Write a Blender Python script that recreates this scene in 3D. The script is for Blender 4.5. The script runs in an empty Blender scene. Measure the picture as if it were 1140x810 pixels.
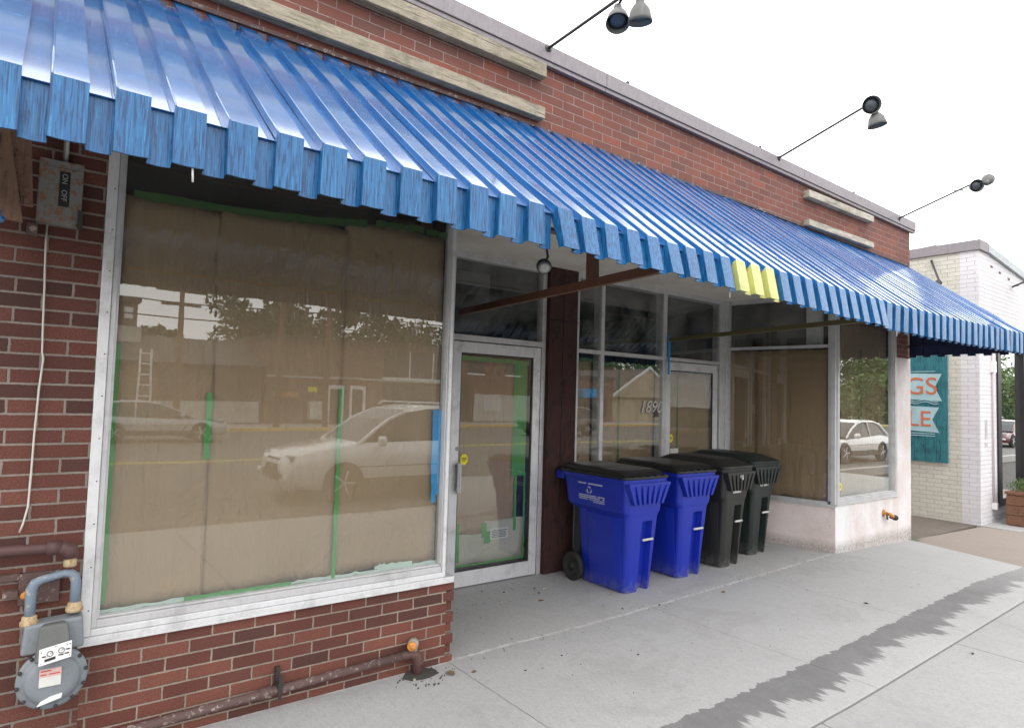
import bpy, math, random
from mathutils import Vector, Matrix
R = math.radians
random.seed(11)
SC = bpy.context.scene
COL = SC.collection

# ------------------------------------------------------------------ helpers
def tag(o, label=None, cat=None, group=None, kind=None):
    if label: o['label'] = label
    if cat: o['category'] = cat
    if group: o['group'] = group
    if kind: o['kind'] = kind
    return o

def thing(name, label, cat, loc=(0, 0, 0), rz=0.0, group=None):
    o = bpy.data.objects.new(name, None)
    o.empty_display_size = .1
    COL.objects.link(o)
    o.location = loc
    o.rotation_euler = (0, 0, rz)
    return tag(o, label, cat, group)

class MB:
    """collects geometry of one mesh"""
    def __init__(s, T=None):
        s.v = []; s.f = []; s.m = []; s.T = T; s.smooth = []
    def add(s, vs, fs, m=0, sm=False):
        b = len(s.v)
        for p in vs:
            p = Vector(p)
            s.v.append(s.T(p) if s.T else p)
        for f in fs:
            s.f.append([b + i for i in f]); s.m.append(m); s.smooth.append(sm)
        return s
    def box(s, x0, x1, y0, y1, z0, z1, m=0):
        vs = [(x0,y0,z0),(x1,y0,z0),(x1,y1,z0),(x0,y1,z0),(x0,y0,z1),(x1,y0,z1),(x1,y1,z1),(x0,y1,z1)]
        return s.add(vs, [(3,2,1,0),(4,5,6,7),(0,1,5,4),(1,2,6,5),(2,3,7,6),(3,0,4,7)], m)
    def hexa(s, vs, m=0):
        return s.add(vs, [(3,2,1,0),(4,5,6,7),(0,1,5,4),(1,2,6,5),(2,3,7,6),(3,0,4,7)], m)
    def loft(s, rings, cap=True, m=0, sm=False, closed=True):
        n = len(rings[0]); vs = [p for r in rings for p in r]; fs = []
        for i in range(len(rings) - 1):
            for j in range(n if closed else n - 1):
                a = i*n + j; b = i*n + (j+1) % n
                fs.append((a, b, b+n, a+n))
        if cap:
            fs.append(tuple(range(n-1, -1, -1))); fs.append(tuple(range((len(rings)-1)*n, len(rings)*n)))
        return s.add(vs, fs, m, sm)
    def tube(s, pts, r, n=10, m=0, cap=True):
        pts = [Vector(p) for p in pts]; rings = []; a = None
        for i, p in enumerate(pts):
            if i == 0: d = pts[1] - p
            elif i == len(pts)-1: d = p - pts[-2]
            else: d = (pts[i+1]-p).normalized() + (p-pts[i-1]).normalized()
            d.normalize()
            if a is None:
                up = Vector((0,0,1)) if abs(d.z) < .9 else Vector((1,0,0))
                a = d.cross(up).normalized()
            else: a = (a - d*a.dot(d)).normalized()
            b = d.cross(a).normalized()
            rr = r[i] if isinstance(r, (list, tuple)) else r
            rings.append([p + a*math.cos(t)*rr + b*math.sin(t)*rr for t in [2*math.pi*k/n for k in range(n)]])
        return s.loft(rings, cap, m, True)
    def lathe(s, c, axis, prof, n=24, m=0, cap=True):
        c = Vector(c); ax = Vector(axis).normalized()
        up = Vector((0,0,1)) if abs(ax.z) < .9 else Vector((1,0,0))
        a = ax.cross(up).normalized(); b = ax.cross(a).normalized()
        rings = [[c + ax*h + (a*math.cos(t)+b*math.sin(t))*max(r, 1e-4) for t in [2*math.pi*k/n for k in range(n)]] for r, h in prof]
        return s.loft(rings, cap, m, True)
    def sphere(s, c, r, m=0, n=10):
        pr = [(r*math.sin(math.pi*i/8), -r*math.cos(math.pi*i/8)) for i in range(9)]
        return s.lathe(c, (0,0,1), pr, n, m, False)
    def poly_prism(s, pts, off, m=0):
        """closed polygon pts extruded by vector off"""
        off = Vector(off); a = [Vector(p) for p in pts]; b = [p + off for p in a]
        return s.loft([a, b], True, m)
    def build(s, name, mats, parent=None, bevel=0, seg=2, label=None, auto=True):
        me = bpy.data.meshes.new(name)
        o0 = Vector((0,0,0))
        if parent is not None:
            q = parent
            while q.parent: q = q.parent
            o0 = Vector(q.location) if q.get('_world', 1) else Vector((0,0,0))
        me.from_pydata([tuple(p - o0) for p in s.v], [], s.f)
        if not isinstance(mats, (list, tuple)): mats = [mats]
        for m in mats: me.materials.append(m)
        for i, p in enumerate(me.polygons):
            p.material_index = s.m[i]; p.use_smooth = s.smooth[i]
        me.update()
        import bmesh
        bm = bmesh.new(); bm.from_mesh(me)
        bmesh.ops.recalc_face_normals(bm, faces=bm.faces)
        bm.to_mesh(me); bm.free()
        o = bpy.data.objects.new(name, me)
        COL.objects.link(o)
        if parent is not None: o.parent = parent
        if bevel:
            b = o.modifiers.new('b', 'BEVEL'); b.width = bevel; b.segments = seg; b.limit_method = 'ANGLE'; b.angle_limit = R(40)
            b.harden_normals = False
        if label: o['label'] = label
        return o

def single(name, mb, mats, label, cat, bevel=0, group=None, kind=None):
    o = mb.build(name, mats, None, bevel)
    return tag(o, label, cat, group, kind)

# ------------------------------------------------------------------ node helpers
class G:
    def __init__(s, name):
        s.mat = bpy.data.materials.new(name); s.mat.use_nodes = True
        s.t = s.mat.node_tree; s.t.nodes.clear()
        s.out = s.t.nodes.new('ShaderNodeOutputMaterial')
    def n(s, typ, **kw):
        nd = s.t.nodes.new(typ)
        for k, v in kw.items(): setattr(nd, k, v)
        return nd
    def L(s, a, b): s.t.links.new(a, b)
    def set(s, sock, v):
        if hasattr(v, 'is_linked') or isinstance(v, bpy.types.NodeSocket): s.L(v, sock)
        else: sock.default_value = v
    def math(s, op, a, b=None, c=None, clamp=False):
        m = s.n('ShaderNodeMath', operation=op); m.use_clamp = clamp
        s.set(m.inputs[0], a)
        if b is not None: s.set(m.inputs[1], b)
        if c is not None: s.set(m.inputs[2], c)
        return m.outputs[0]
    def pos(s):
        if not hasattr(s, '_p'):
            g = s.n('ShaderNodeNewGeometry'); s._p = g.outputs['Position']
            x = s.n('ShaderNodeSeparateXYZ'); s.L(s._p, x.inputs[0]); s._x = x.outputs
        return s._p
    def obj(s):
        if not hasattr(s, '_o'): s._o = s.n('ShaderNodeTexCoord').outputs['Object']
        return s._o
    def xyz(s): s.pos(); return s._x
    def noise(s, scale, detail=3, rough=.55, vec=None, sc=None, dist=0):
        v = vec if vec is not None else s.pos()
        if sc is not None:
            m = s.n('ShaderNodeVectorMath', operation='MULTIPLY'); s.L(v, m.inputs[0]); m.inputs[1].default_value = sc; v = m.outputs[0]
        t = s.n('ShaderNodeTexNoise'); s.L(v, t.inputs['Vector'])
        t.inputs['Scale'].default_value = scale; t.inputs['Detail'].default_value = detail; t.inputs['Roughness'].default_value = rough
        t.inputs['Distortion'].default_value = dist
        return t.outputs['Fac']
    def ramp(s, fac, stops, interp='LINEAR'):
        r = s.n('ShaderNodeValToRGB'); s.set(r.inputs[0], fac); cr = r.color_ramp; cr.interpolation = interp
        while len(cr.elements) < len(stops): cr.elements.new(.5)
        for e, (p, c) in zip(cr.elements, stops):
            e.position = p; e.color = (c, c, c, 1) if isinstance(c, (int, float)) else (*c[:3], 1)
        return r.outputs[0]
    def mr(s, v, a, b, c=0., d=1., smooth=False):
        m = s.n('ShaderNodeMapRange', interpolation_type='SMOOTHSTEP' if smooth else 'LINEAR')
        s.set(m.inputs[0], v)
        for i, q in enumerate((a, b, c, d)): s.set(m.inputs[i+1], q)
        return m.outputs[0]
    def mix(s, fac, a, b, mode='MIX'):
        m = s.n('ShaderNodeMix', data_type='RGBA', blend_type=mode)
        s.set(m.inputs[0], fac)
        for i, q in ((6, a), (7, b)):
            if isinstance(q, (tuple, list)): q = (*q[:3], 1)
            elif isinstance(q, (int, float)): q = (q, q, q, 1)
            s.set(m.inputs[i], q)
        return m.outputs[2]
    def bump(s, h, strength=.5, dist=.01, normal=None):
        b = s.n('ShaderNodeBump'); s.L(h, b.inputs['Height']); b.inputs['Strength'].default_value = strength; b.inputs['Distance'].default_value = dist
        if normal is not None: s.L(normal, b.inputs['Normal'])
        return b.outputs[0]
    def pbr(s, color, rough=.6, metal=0., normal=None, coat=0., spec=None, coat_rough=.05):
        p = s.n('ShaderNodeBsdfPrincipled')
        if isinstance(color, (tuple, list)): color = (*color[:3], 1)
        s.set(p.inputs['Base Color'], color); s.set(p.inputs['Roughness'], rough); s.set(p.inputs['Metallic'], metal)
        if normal is not None: s.L(normal, p.inputs['Normal'])
        if coat: p.inputs['Coat Weight'].default_value = coat; p.inputs['Coat Roughness'].default_value = coat_rough
        if spec is not None: p.inputs['Specular IOR Level'].default_value = spec
        s.L(p.outputs[0], s.out.inputs[0]); s.p = p
        return s.mat

def mat_simple(name, col, rough=.6, metal=0., var=.12, scale=30, bump=.0, coat=0., col2=None, spots=None, vec='obj', coat_rough=.05, spec=None):
    g = G(name); v = g.obj() if vec == 'obj' else g.pos()
    n1 = g.noise(scale, 4, .6, v); n2 = g.noise(scale*.13, 3, .6, v)
    c2 = col2 if col2 else tuple(max(0, c*(1-var*2.2)) for c in col)
    c = g.mix(g.mr(n2, .35, .7), col, c2)
    c = g.mix(g.mr(n1, .3, .7, 0, var), c, tuple(x*.55 for x in col))
    if spots:
        c = g.mix(g.mr(g.noise(spots[1], 5, .7, v), spots[2], spots[2]+.05), c, spots[0])
    nm = g.bump(n1, bump, .004) if bump else None
    rr = g.mr(n2, .3, .7, max(0, rough-.08), min(1, rough+.08))
    return g.pbr(c, rr, metal, nm, coat, coat_rough=coat_rough, spec=spec)

H, W = .0677, .213
def brick_mat(name, u0, v0, cols, mortar, m=.0095, axis='x', dirt=.3, mortar_noise=.0, stain=None, bumpd=.006):
    g = G(name); X = g.xyz()
    u = X[0] if axis == 'x' else X[1]; z = X[2]
    nd = g.noise(45, 2, .6); nd2 = g.noise(60, 2, .6, sc=(1, 1, 1.7))
    u = g.math('ADD', u, g.math('MULTIPLY', g.math('SUBTRACT', nd, .5), .009))
    z = g.math('ADD', z, g.math('MULTIPLY', g.math('SUBTRACT', nd2, .5), .006))
    rv = g.math('DIVIDE', g.math('SUBTRACT', z, v0), H); row = g.math('FLOOR', rv); fv = g.math('SUBTRACT', rv, row)
    par = g.math('MULTIPLY', g.math('FLOORED_MODULO', row, 2), .5)
    jit = g.n('ShaderNodeTexWhiteNoise', noise_dimensions='1D'); g.L(row, jit.inputs['W'])
    uu = g.math('ADD', g.math('DIVIDE', g.math('SUBTRACT', u, u0), W), par)
    uu = g.math('ADD', uu, g.math('MULTIPLY', g.math('SUBTRACT', jit.outputs['Value'], .5), .06))
    col = g.math('FLOOR', uu); fu = g.math('SUBTRACT', uu, col)
    du = g.math('MULTIPLY', g.math('MINIMUM', fu, g.math('SUBTRACT', 1., fu)), W)
    dv = g.math('MULTIPLY', g.math('MINIMUM', fv, g.math('SUBTRACT', 1., fv)), H)
    d = g.math('MINIMUM', du, dv)
    mask = g.mr(d, m*.5-.0012, m*.5+.0012, smooth=True)
    cb = g.n('ShaderNodeCombineXYZ'); g.L(col, cb.inputs[0]); g.L(row, cb.inputs[1])
    wn = g.n('ShaderNodeTexWhiteNoise', noise_dimensions='3D'); g.L(cb.outputs[0], wn.inputs['Vector'])
    nst = len(cols)
    bc = g.ramp(wn.outputs['Value'], [(i/(nst-1), c) for i, c in enumerate(cols)])
    fine = g.noise(130, 4, .65); mid = g.noise(9, 4, .6); big = g.noise(1.3, 3, .6)
    bc = g.mix(g.mr(fine, .35, .65, 0, .65), bc, tuple(x*.55 for x in cols[nst//2]))
    bc = g.mix(g.mr(g.noise(38, 5, .7), .62, .75, 0, .6), bc, tuple(min(1, x*1.5+.02) for x in cols[nst//2]))
    mc = g.mix(g.mr(fine, .3, .7, 0, .6), mortar, tuple(x*.6 for x in mortar))
    mc = g.mix(g.mr(g.noise(5, 5, .7), .45, .7, 0, .6), mc, tuple(x*.5 for x in mortar))
    mc = g.mix(g.mr(mid, .55, .8, 0, mortar_noise), mc, tuple(x*.9 for x in cols[nst//2]))
    c = g.mix(mask, mc, bc)
    c = g.mix(g.mr(g.noise(6, 5, .7, sc=(1, 1, .35)), .52, .75, 0, dirt), c, tuple(x*.4 for x in cols[nst//2]))
    c = g.mix(g.mr(big, .45, .75, 0, dirt), c, tuple(x*.35 for x in cols[nst//2]))
    if stain:
        c = g.mix(g.mr(g.noise(55, 5, .8), .685, .71, 0, .8), c, stain)
    h = g.math('ADD', g.math('MULTIPLY', mask, 1.), g.math('MULTIPLY', fine, .18))
    h = g.math('ADD', h, g.math('MULTIPLY', g.math('MULTIPLY', wn.outputs['Value'], mask), .25))
    nm = g.bump(h, .9, bumpd)
    return g.pbr(c, g.mr(fine, .3, .7, .72, .92), 0, nm)

M = {}
reds = [(.105,.034,.024), (.165,.053,.036), (.22,.078,.052), (.135,.040,.028), (.060,.027,.022), (.185,.060,.042)]
M['brick_low'] = brick_mat('brick_low', .5*W, -H/2, reds, (.33,.27,.215), mortar_noise=.45, stain=(.6,.57,.5))
M['brick_left_shaded'] = brick_mat('brick_left_shaded', -.474, 1.202-H/2-100*H, [tuple(x*.82 for x in c) for c in reds], (.27,.225,.19), m=.011, stain=(.5,.46,.42))  # pier bricks and mortar darkened: shade under the awning put into the colour
M['brick_up'] = brick_mat('brick_up', 1.146+.5*W, 3.551-H/2-100*H, [(.155,.058,.044),(.20,.074,.055),(.125,.048,.040),(.26,.080,.052),(.105,.056,.050),(.18,.066,.050)], (.34,.26,.23), m=.007, mortar_noise=.85, dirt=.45)
M['brick_side'] = brick_mat('brick_side', 0, 0, reds, (.33,.28,.24), axis='y')
wh = [(.66,.64,.56),(.70,.68,.60),(.62,.60,.53),(.72,.70,.63)]
M['brick_cream'] = brick_mat('brick_cream', 0, .01, wh, (.56,.54,.47), m=.004, axis='y', dirt=.08, bumpd=.008)
wl = [(.72,.71,.74),(.76,.75,.78),(.70,.69,.72),(.78,.77,.79)]
M['brick_white_y'] = brick_mat('brick_white_y', .05, .01, wl, (.67,.66,.68), m=.004, axis='y', dirt=.06, bumpd=.006)
M['brick_white_x'] = brick_mat('brick_white_x', .05, .01, wl, (.67,.66,.68), m=.004, axis='x', dirt=.06, bumpd=.006)

def concrete(name, base, wet=False, seam=False, tone=1.0, broom=(60, 1.2, 1)):
    g = G(name); X = g.xyz()
    b = tuple(x*tone for x in base)
    br = g.noise(7, 4, .65, sc=(broom[0]*.35, broom[1], 1)); gr = g.noise(220, 4, .7); md = g.noise(3.5, 5, .65); bg = g.noise(.7, 3, .6)
    c = g.mix(g.mr(md, .3, .7, 0, .5), b, tuple(x*.84 for x in b))
    c = g.mix(g.mr(br, .35, .65, 0, .6), c, tuple(x*.74 for x in b))
    c = g.mix(g.mr(g.noise(30, 5, .8), .42, .62, 0, .35), c, tuple(x*.72 for x in b))
    c = g.mix(g.mr(gr, .4, .65, 0, .6), c, tuple(min(1, x*1.32) for x in b))
    c = g.mix(g.mr(g.noise(300, 2, .5), .68, .74, 0, .5), c, tuple(x*.4 for x in b))
    c = g.mix(g.mr(bg, .4, .7, 0, .22), c, tuple(x*.7 for x in b))
    sp = g.noise(48, 5, .85)
    c = g.mix(g.mr(sp, .54, .66, 0, .42), c, tuple(x*.55 for x in b))
    c = g.mix(g.mr(g.noise(85, 4, .8, sc=(1, .35, 1)), .52, .64, 0, .40), c, tuple(x*.60 for x in b))
    c = g.mix(g.mr(g.noise(14, 6, .75), .62, .74, 0, .35), c, (.10,.095,.085))
    c = g.mix(g.mr(g.noise(1.6, 6, .7, dist=.5), .54, .64, 0, .16), c, (.16,.15,.14))
    rough = g.mr(gr, .3, .7, .75, .92)
    if seam:   # whitish line of laitance where the two slabs meet
        d = g.math('ABSOLUTE', g.math('ADD', X[1], g.math('MULTIPLY', g.math('SUBTRACT', g.noise(3, 3, .6), .5), .05)))
        w = g.math('MULTIPLY', g.mr(d, .004, .030, 1., 0.), g.mr(g.noise(13, 5, .75), .40, .62, .08, 1.))
        c = g.mix(g.math('MULTIPLY', w, .75), c, (.66,.66,.64))
    if wet:
        t1 = g.noise(16, 3, .6, sc=(1, .03, 0)); t2 = g.noise(6, 5, .72, sc=(1, .06, 0)); t3 = g.noise(1.2, 2, .5, sc=(1, 0, 0))
        near = g.math('ADD', -1.345, g.math('MULTIPLY', g.math('SUBTRACT', t1, .5), .10))
        far = g.math('ADD', -1.60, g.math('MULTIPLY', g.math('SUBTRACT', t2, .5), -.60))
        far = g.math('ADD', far, g.math('MULTIPLY', g.math('SUBTRACT', t3, .5), .12))
        a = g.mr(g.math('SUBTRACT', near, X[1]), 0., .006); bb = g.mr(g.math('SUBTRACT', X[1], far), -.004, .030)
        w = g.math('MULTIPLY', a, bb)
        w = g.math('MULTIPLY', g.math('MULTIPLY', w, g.mr(X[0], 6.4, 9.0, 1., .35)), g.mr(g.noise(5, 5, .7), .3, .65, 1., .78))
        c = g.mix(g.math('MULTIPLY', w, .93), c, g.mix(.5, c, (.0,.0,.0)))
        c = g.mix(g.math('MULTIPLY', w, .45), c, (.085,.085,.088))
        rough = g.math('SUBTRACT', rough, g.math('MULTIPLY', w, .12))
    nm = g.bump(g.math('ADD', g.math('MULTIPLY', br, .7), g.math('ADD', g.math('MULTIPLY', sp, .8), g.math('MULTIPLY', gr, .5))), .9, .006)
    return g.pbr(c, rough, 0, nm)
CB = (.415, .417, .418)
M['walk'] = concrete('walk', CB, wet=True, seam=True)
M['walk_out'] = concrete('walk_out', (.385,.39,.385), tone=.95, wet=False)
M['recess_slab'] = concrete('recess_slab', (.44,.44,.435), seam=True)
M['kerb'] = concrete('kerb', (.38,.37,.35))
M['joint_dirt'] = mat_simple('joint_dirt', (.06,.055,.05), .95, vec='pos')
M['apron'] = concrete('apron', (.27,.232,.200))

def asphalt(name, base, peb, scale=160):
    g = G(name); a = g.noise(scale, 3, .7); b = g.noise(2, 4, .6)
    v = g.n('ShaderNodeTexVoronoi'); g.L(g.pos(), v.inputs['Vector']); v.inputs['Scale'].default_value = scale*.5
    c = g.mix(g.mr(a, .3, .7), base, tuple(x*1.8 for x in base))
    c = g.mix(g.mr(v.outputs['Distance'], .05, .35, .6, 0.), c, peb)
    c = g.mix(g.mr(b, .4, .7, 0, .4), c, tuple(x*.5 for x in base))
    return g.pbr(c, .88, 0, g.bump(a, .6, .006))
M['asphalt'] = asphalt('asphalt', (.085,.083,.08), (.18,.175,.17))
M['gravel_asphalt'] = asphalt('gravel_asphalt', (.10,.082,.07), (.26,.22,.19), 60)

def stucco(name, white=False):
    g = G(name)
    v = g.n('ShaderNodeTexVoronoi', feature='DISTANCE_TO_EDGE'); g.L(g.pos(), v.inputs['Vector']); v.inputs['Scale'].default_value = 5
    n = g.noise(18, 5, .65, dist=.6); f = g.noise(90, 4, .7); bg = g.noise(2.2, 4, .6); bg2 = g.noise(3.1, 3, .6, sc=(1.1, 1, .5))
    base = (.70,.62,.60)
    c = g.mix(g.mr(bg, .38, .62), base, (.62,.53,.51))
    if white:
        x = g.xyz()
        c = g.mix(g.mr(g.math('ADD', x[0], g.math('MULTIPLY', bg2, .8)), 7.62, 7.75, 1., .18), c, (.74,.76,.74))
        c = g.mix(g.mr(bg2, .42, .62, 0, .75), c, (.76,.75,.76))
    c = g.mix(g.mr(n, .62, .75, 0, .5), c, (.45,.37,.34))
    c = g.mix(g.mr(g.noise(24, 6, .8), .68, .72, 0, .8), c, (.20,.17,.15))
    x = g.xyz()
    c = g.mix(g.math('MULTIPLY', g.mr(x[2], -.44, -.34, 1., 0.), g.mr(f, .35, .6)), c, (.25,.23,.21))
    h = g.math('ADD', n, g.math('MULTIPLY', f, .25))
    h = g.math('ADD', h, g.mr(v.outputs[0], 0., .02, -.25, 0.))
    return g.pbr(c, .85, 0, g.bump(h, .9, .012))
M['stucco'] = stucco('stucco'); M['stucco_white'] = stucco('stucco_white', True)

def blue_paint(name, side='top'):
    g = G(name)
    if side == 'top':
        n = g.noise(30, 4, .65, sc=(1.6, .9, .9)); n2 = g.noise(5, 4, .6); f = g.noise(150, 4, .7, sc=(1.5, .6, .6))
        c = g.mix(g.mr(n2, .35, .7), (.006,.105,.32), (.010,.14,.40))
        c = g.mix(g.mr(n, .62, .78, 0, .5), c, (.02,.24,.50))
        c = g.mix(g.mr(f, .60, .75, 0, .2), c, (.04,.20,.42))
        c = g.mix(g.mr(g.noise(11, 5, .75, sc=(1, .45, .45)), .70, .73, 0, .8), c, (.03,.05,.07))
        rough = g.mr(n, .35, .75, .16, .30)
        rip = g.noise(55, 5, .75, sc=(.35, 1.3, 1.3), dist=.4)
        nm = g.bump(g.math('ADD', g.math('MULTIPLY', n, .3), g.math('ADD', rip, g.math('MULTIPLY', f, .15))), .75, .0035)
        m_ = g.pbr(c, rough, 0, nm, 1.0, coat_rough=.075, spec=.3)
        g.p.inputs['Coat IOR'].default_value = 2.1
        return m_
    n = g.noise(190, 2, .5, sc=(1, 1, .045), dist=.6); n2 = g.noise(130, 4, .7, sc=(1, 1, .25)); n3 = g.noise(4, 3, .6)
    c = g.mix(g.mr(n3, .35, .7), (.008,.098,.255), (.013,.125,.31))
    c = g.mix(g.mr(n, .53, .58, 0, .8), c, (.003,.036,.12))
    c = g.mix(g.mr(n, .40, .34, 0, .6), c, (.03,.22,.45))
    c = g.mix(g.mr(n2, .68, .76, 0, .3), c, (.2,.4,.6))
    nm = g.bump(g.math('ADD', n, g.math('MULTIPLY', n2, .3)), .5, .004)
    return g.pbr(c, g.mr(n2, .3, .7, .28, .45), 0, nm, .2, coat_rough=.15, spec=.4)
M['blue_top'] = blue_paint('blue_top'); M['blue_val'] = blue_paint('blue_val', 'v')
M['yellow_val'] = mat_simple('yellow_val', (.56,.58,.20), .45, var=.15, scale=60, bump=.2, vec='pos')
M['navy'] = mat_simple('navy', (.010,.018,.075), .4, var=.2, vec='pos')
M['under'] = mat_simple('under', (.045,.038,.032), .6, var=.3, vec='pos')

def weather_wood(name, a, b, axis=0, green=.0):
    g = G(name); sc = (.12, 1, 1) if axis == 0 else ((1, 1, .12) if axis == 2 else (1, .12, 1))
    n = g.noise(60, 5, .7, sc=sc); l = g.noise(7, 5, .7); f = g.noise(120, 3, .7, sc=sc)
    c = g.mix(g.mr(n, .3, .7), a, b)
    c = g.mix(g.mr(l, .5, .72, 0, .75), c, tuple(x*.45 for x in b))
    c = g.mix(g.mr(g.noise(13, 5, .75), .60, .72, 0, .5), c, tuple(x*.28 for x in b))
    c = g.mix(g.mr(g.noise(45, 5, .75, sc=(sc[0]*.4, sc[1], sc[2])), .56, .60, 0, .75), c, tuple(x*.3 for x in b))
    if green: c = g.mix(g.mr(g.noise(5, 4, .7), .45, .65, 0, green), c, (.22,.21,.13))
    return g.pbr(c, .85, 0, g.bump(g.math('ADD', n, g.math('MULTIPLY', f, .5)), .8, .006))
M['wood_grey'] = weather_wood('wood_grey', (.42,.37,.29), (.24,.21,.155), 0, .5)
M['wood_white'] = weather_wood('wood_white', (.56,.53,.47), (.33,.30,.24), 0, .4)
M['wood_post'] = weather_wood('wood_post', (.060,.022,.018), (.032,.012,.011), 2)
M['plank'] = weather_wood('plank', (.22,.13,.085), (.13,.075,.05), 2)
M['planter'] = weather_wood('planter', (.22,.11,.065), (.14,.065,.04), 0)

def metal(name, col, rough=.35, met=.85, scr=.25, dirt=.3, vec='pos'):
    g = G(name); v = g.pos() if vec == 'pos' else g.obj()
    n = g.noise(40, 4, .7, v, sc=(1, 1, .3)); n2 = g.noise(6, 5, .7, v); f = g.noise(200, 3, .7, v)
    c = g.mix(g.mr(n, .3, .7, 0, scr), col, tuple(x*.6 for x in col))
    c = g.mix(g.mr(n2, .5, .72, 0, dirt), c, (.10,.09,.08))
    return g.pbr(c, g.mr(n, .3, .7, rough-.07, rough+.13), met, g.bump(f, .12, .002))
M['alu'] = metal('alu', (.60,.60,.61), .42, .4)
M['alu_white'] = metal('alu_white', (.70,.71,.72), .45, .25, dirt=.35)
M['coping'] = metal('coping', (.24,.22,.235), .5, .35, dirt=.2)
M['coping_light'] = metal('coping_light', (.36,.40,.42), .45, .4)
M['galv'] = metal('galv', (.42,.43,.44), .5, .5, vec='obj')
M['rod'] = metal('rod', (.045,.04,.04), .5, .3, vec='obj')
M['lamp_grey'] = metal('lamp_grey', (.115,.12,.115), .5, .2, vec='obj')
M['lamp_in'] = metal('lamp_in', (.06,.07,.08), .35, .3, vec='obj')
M['lamp_glass'] = metal('lamp_glass', (.35,.36,.37), .25, .1, vec='obj')
M['brown_steel'] = metal('brown_steel', (.135,.06,.035), .55, .05, dirt=.4)
M['olive_steel'] = metal('olive_steel', (.12,.105,.045), .5, .05, dirt=.4)
def rusty(name, paint, rust=(.22,.09,.035), thr=.52, rough=.6, scale=9):
    g = G(name); v = g.pos(); n = g.noise(scale, 6, .75); f = g.noise(120, 4, .7)
    c = g.mix(g.mr(g.noise(3, 3, .6), .4, .65, 0, .5), paint, tuple(x*.7 for x in paint))
    c = g.mix(g.mr(n, thr, thr+.07, 0, .9), c, rust)
    c = g.mix(g.mr(f, .6, .75, 0, .5), c, tuple(x*.5 for x in rust))
    return g.pbr(c, rough, 0, g.bump(g.math('ADD', n, f), .3, .004))
M['meter'] = rusty('meter', (.19,.215,.235), (.12,.10,.08), .62, .5, 14)
M['meter_pipe'] = rusty('meter_pipe', (.16,.21,.27), (.36,.34,.26), .55, .55, 26)
M['union'] = rusty('union', (.42,.34,.20), (.30,.14,.06), .52, .6, 40)
M['pipe_brown'] = rusty('pipe_brown', (.085,.040,.038), (.20,.17,.15), .64, .6, 30)
M['pipe_dusty'] = rusty('pipe_dusty', (.10,.06,.055), (.34,.29,.26), .56, .8, 30)
M['orange'] = rusty('orange', (.60,.24,.04), (.20,.075,.03), .52, .65, 45)
M['scale_grey'] = rusty('scale_grey', (.34,.31,.28), (.16,.11,.09), .55, .9, 60)
M['box_grey'] = rusty('box_grey', (.20,.205,.195), (.20,.09,.035), .50, .55, 26)
def plain(name, col, rough=.5, metal=0., coat=0.):
    g = G(name); n = g.noise(35, 4, .6, g.obj())
    return g.pbr(g.mix(g.mr(n, .3, .7, 0, .25), col, tuple(x*.7 for x in col)), rough, metal, None, coat)
M['black'] = plain('black', (.012,.012,.013), .5); M['white'] = plain('white', (.75,.75,.74), .5)
M['offwhite'] = plain('offwhite', (.6,.6,.57), .6)
M['red'] = plain('red', (.45,.06,.04), .5); M['pinklabel'] = plain('pinklabel', (.62,.40,.38), .5)
M['yellow'] = plain('yellow', (.80,.72,.02), .5)
M['tape_green'] = plain('tape_green', (.055,.30,.055), .55); M['tape_dark'] = plain('tape_dark', (.05,.13,.03), .7)
M['tape_blue'] = plain('tape_blue', (.012,.30,.66), .5)
M['cord'] = plain('cord', (.55,.53,.48), .6); M['chain'] = plain('chain', (.03,.14,.40), .2, .2, .6)
M['rubber'] = plain('rubber', (.018,.018,.018), .8)
M['board_dark'] = plain('board_dark', (.075,.062,.055), .8)
M['room'] = plain('room', (.028,.026,.025), .9)
M['cable'] = plain('cable', (.03,.03,.03), .7)
M['print'] = plain('print', (.50,.52,.62), .5)
def plastic(name, col, rough=.42, scuff=(.4,.42,.5)):
    g = G(name); v = g.obj(); n = g.noise(4, 4, .6, v); f = g.noise(260, 2, .5, v); s = g.noise(60, 5, .8, v, sc=(1, 1, .35))
    c = g.mix(g.mr(n, .35, .7, 0, .45), col, tuple(x*.72 for x in col))
    c = g.mix(g.mr(s, .68, .76, 0, .18), c, scuff)
    sep = g.n('ShaderNodeSeparateXYZ'); g.L(v, sep.inputs[0])
    c = g.mix(g.math('MULTIPLY', g.mr(sep.outputs[2], 0., .14, .55, 0.), g.mr(g.noise(18, 4, .7, v), .4, .65)), c, (.22,.21,.20))
    return g.pbr(c, g.mr(n, .3, .7, rough-.06, rough+.1), 0, g.bump(f, .12, .001))
M['cart_blue'] = plastic('cart_blue', (.008,.026,.36), .36); M['cart_black'] = plastic('cart_black', (.020,.021,.020), .45, (.15,.15,.15))
M['cart_green'] = plastic('cart_green', (.013,.022,.020), .45, (.15,.15,.15)); M['cart_lid'] = plastic('cart_lid', (.014,.014,.015), .4, (.1,.1,.1))
M['soffit'] = (lambda g: g.pbr(g.mix(g.mr(g.noise(9, 6, .75), .62, .70, 0, .7), g.mix(g.mr(g.noise(1.7, 4, .6), .4, .65), (.68,.65,.60), (.56,.52,.47)), (.25,.19,.14)), .8, 0, g.bump(g.noise(40, 4, .7), .4, .006)))(G('soffit'))

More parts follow.
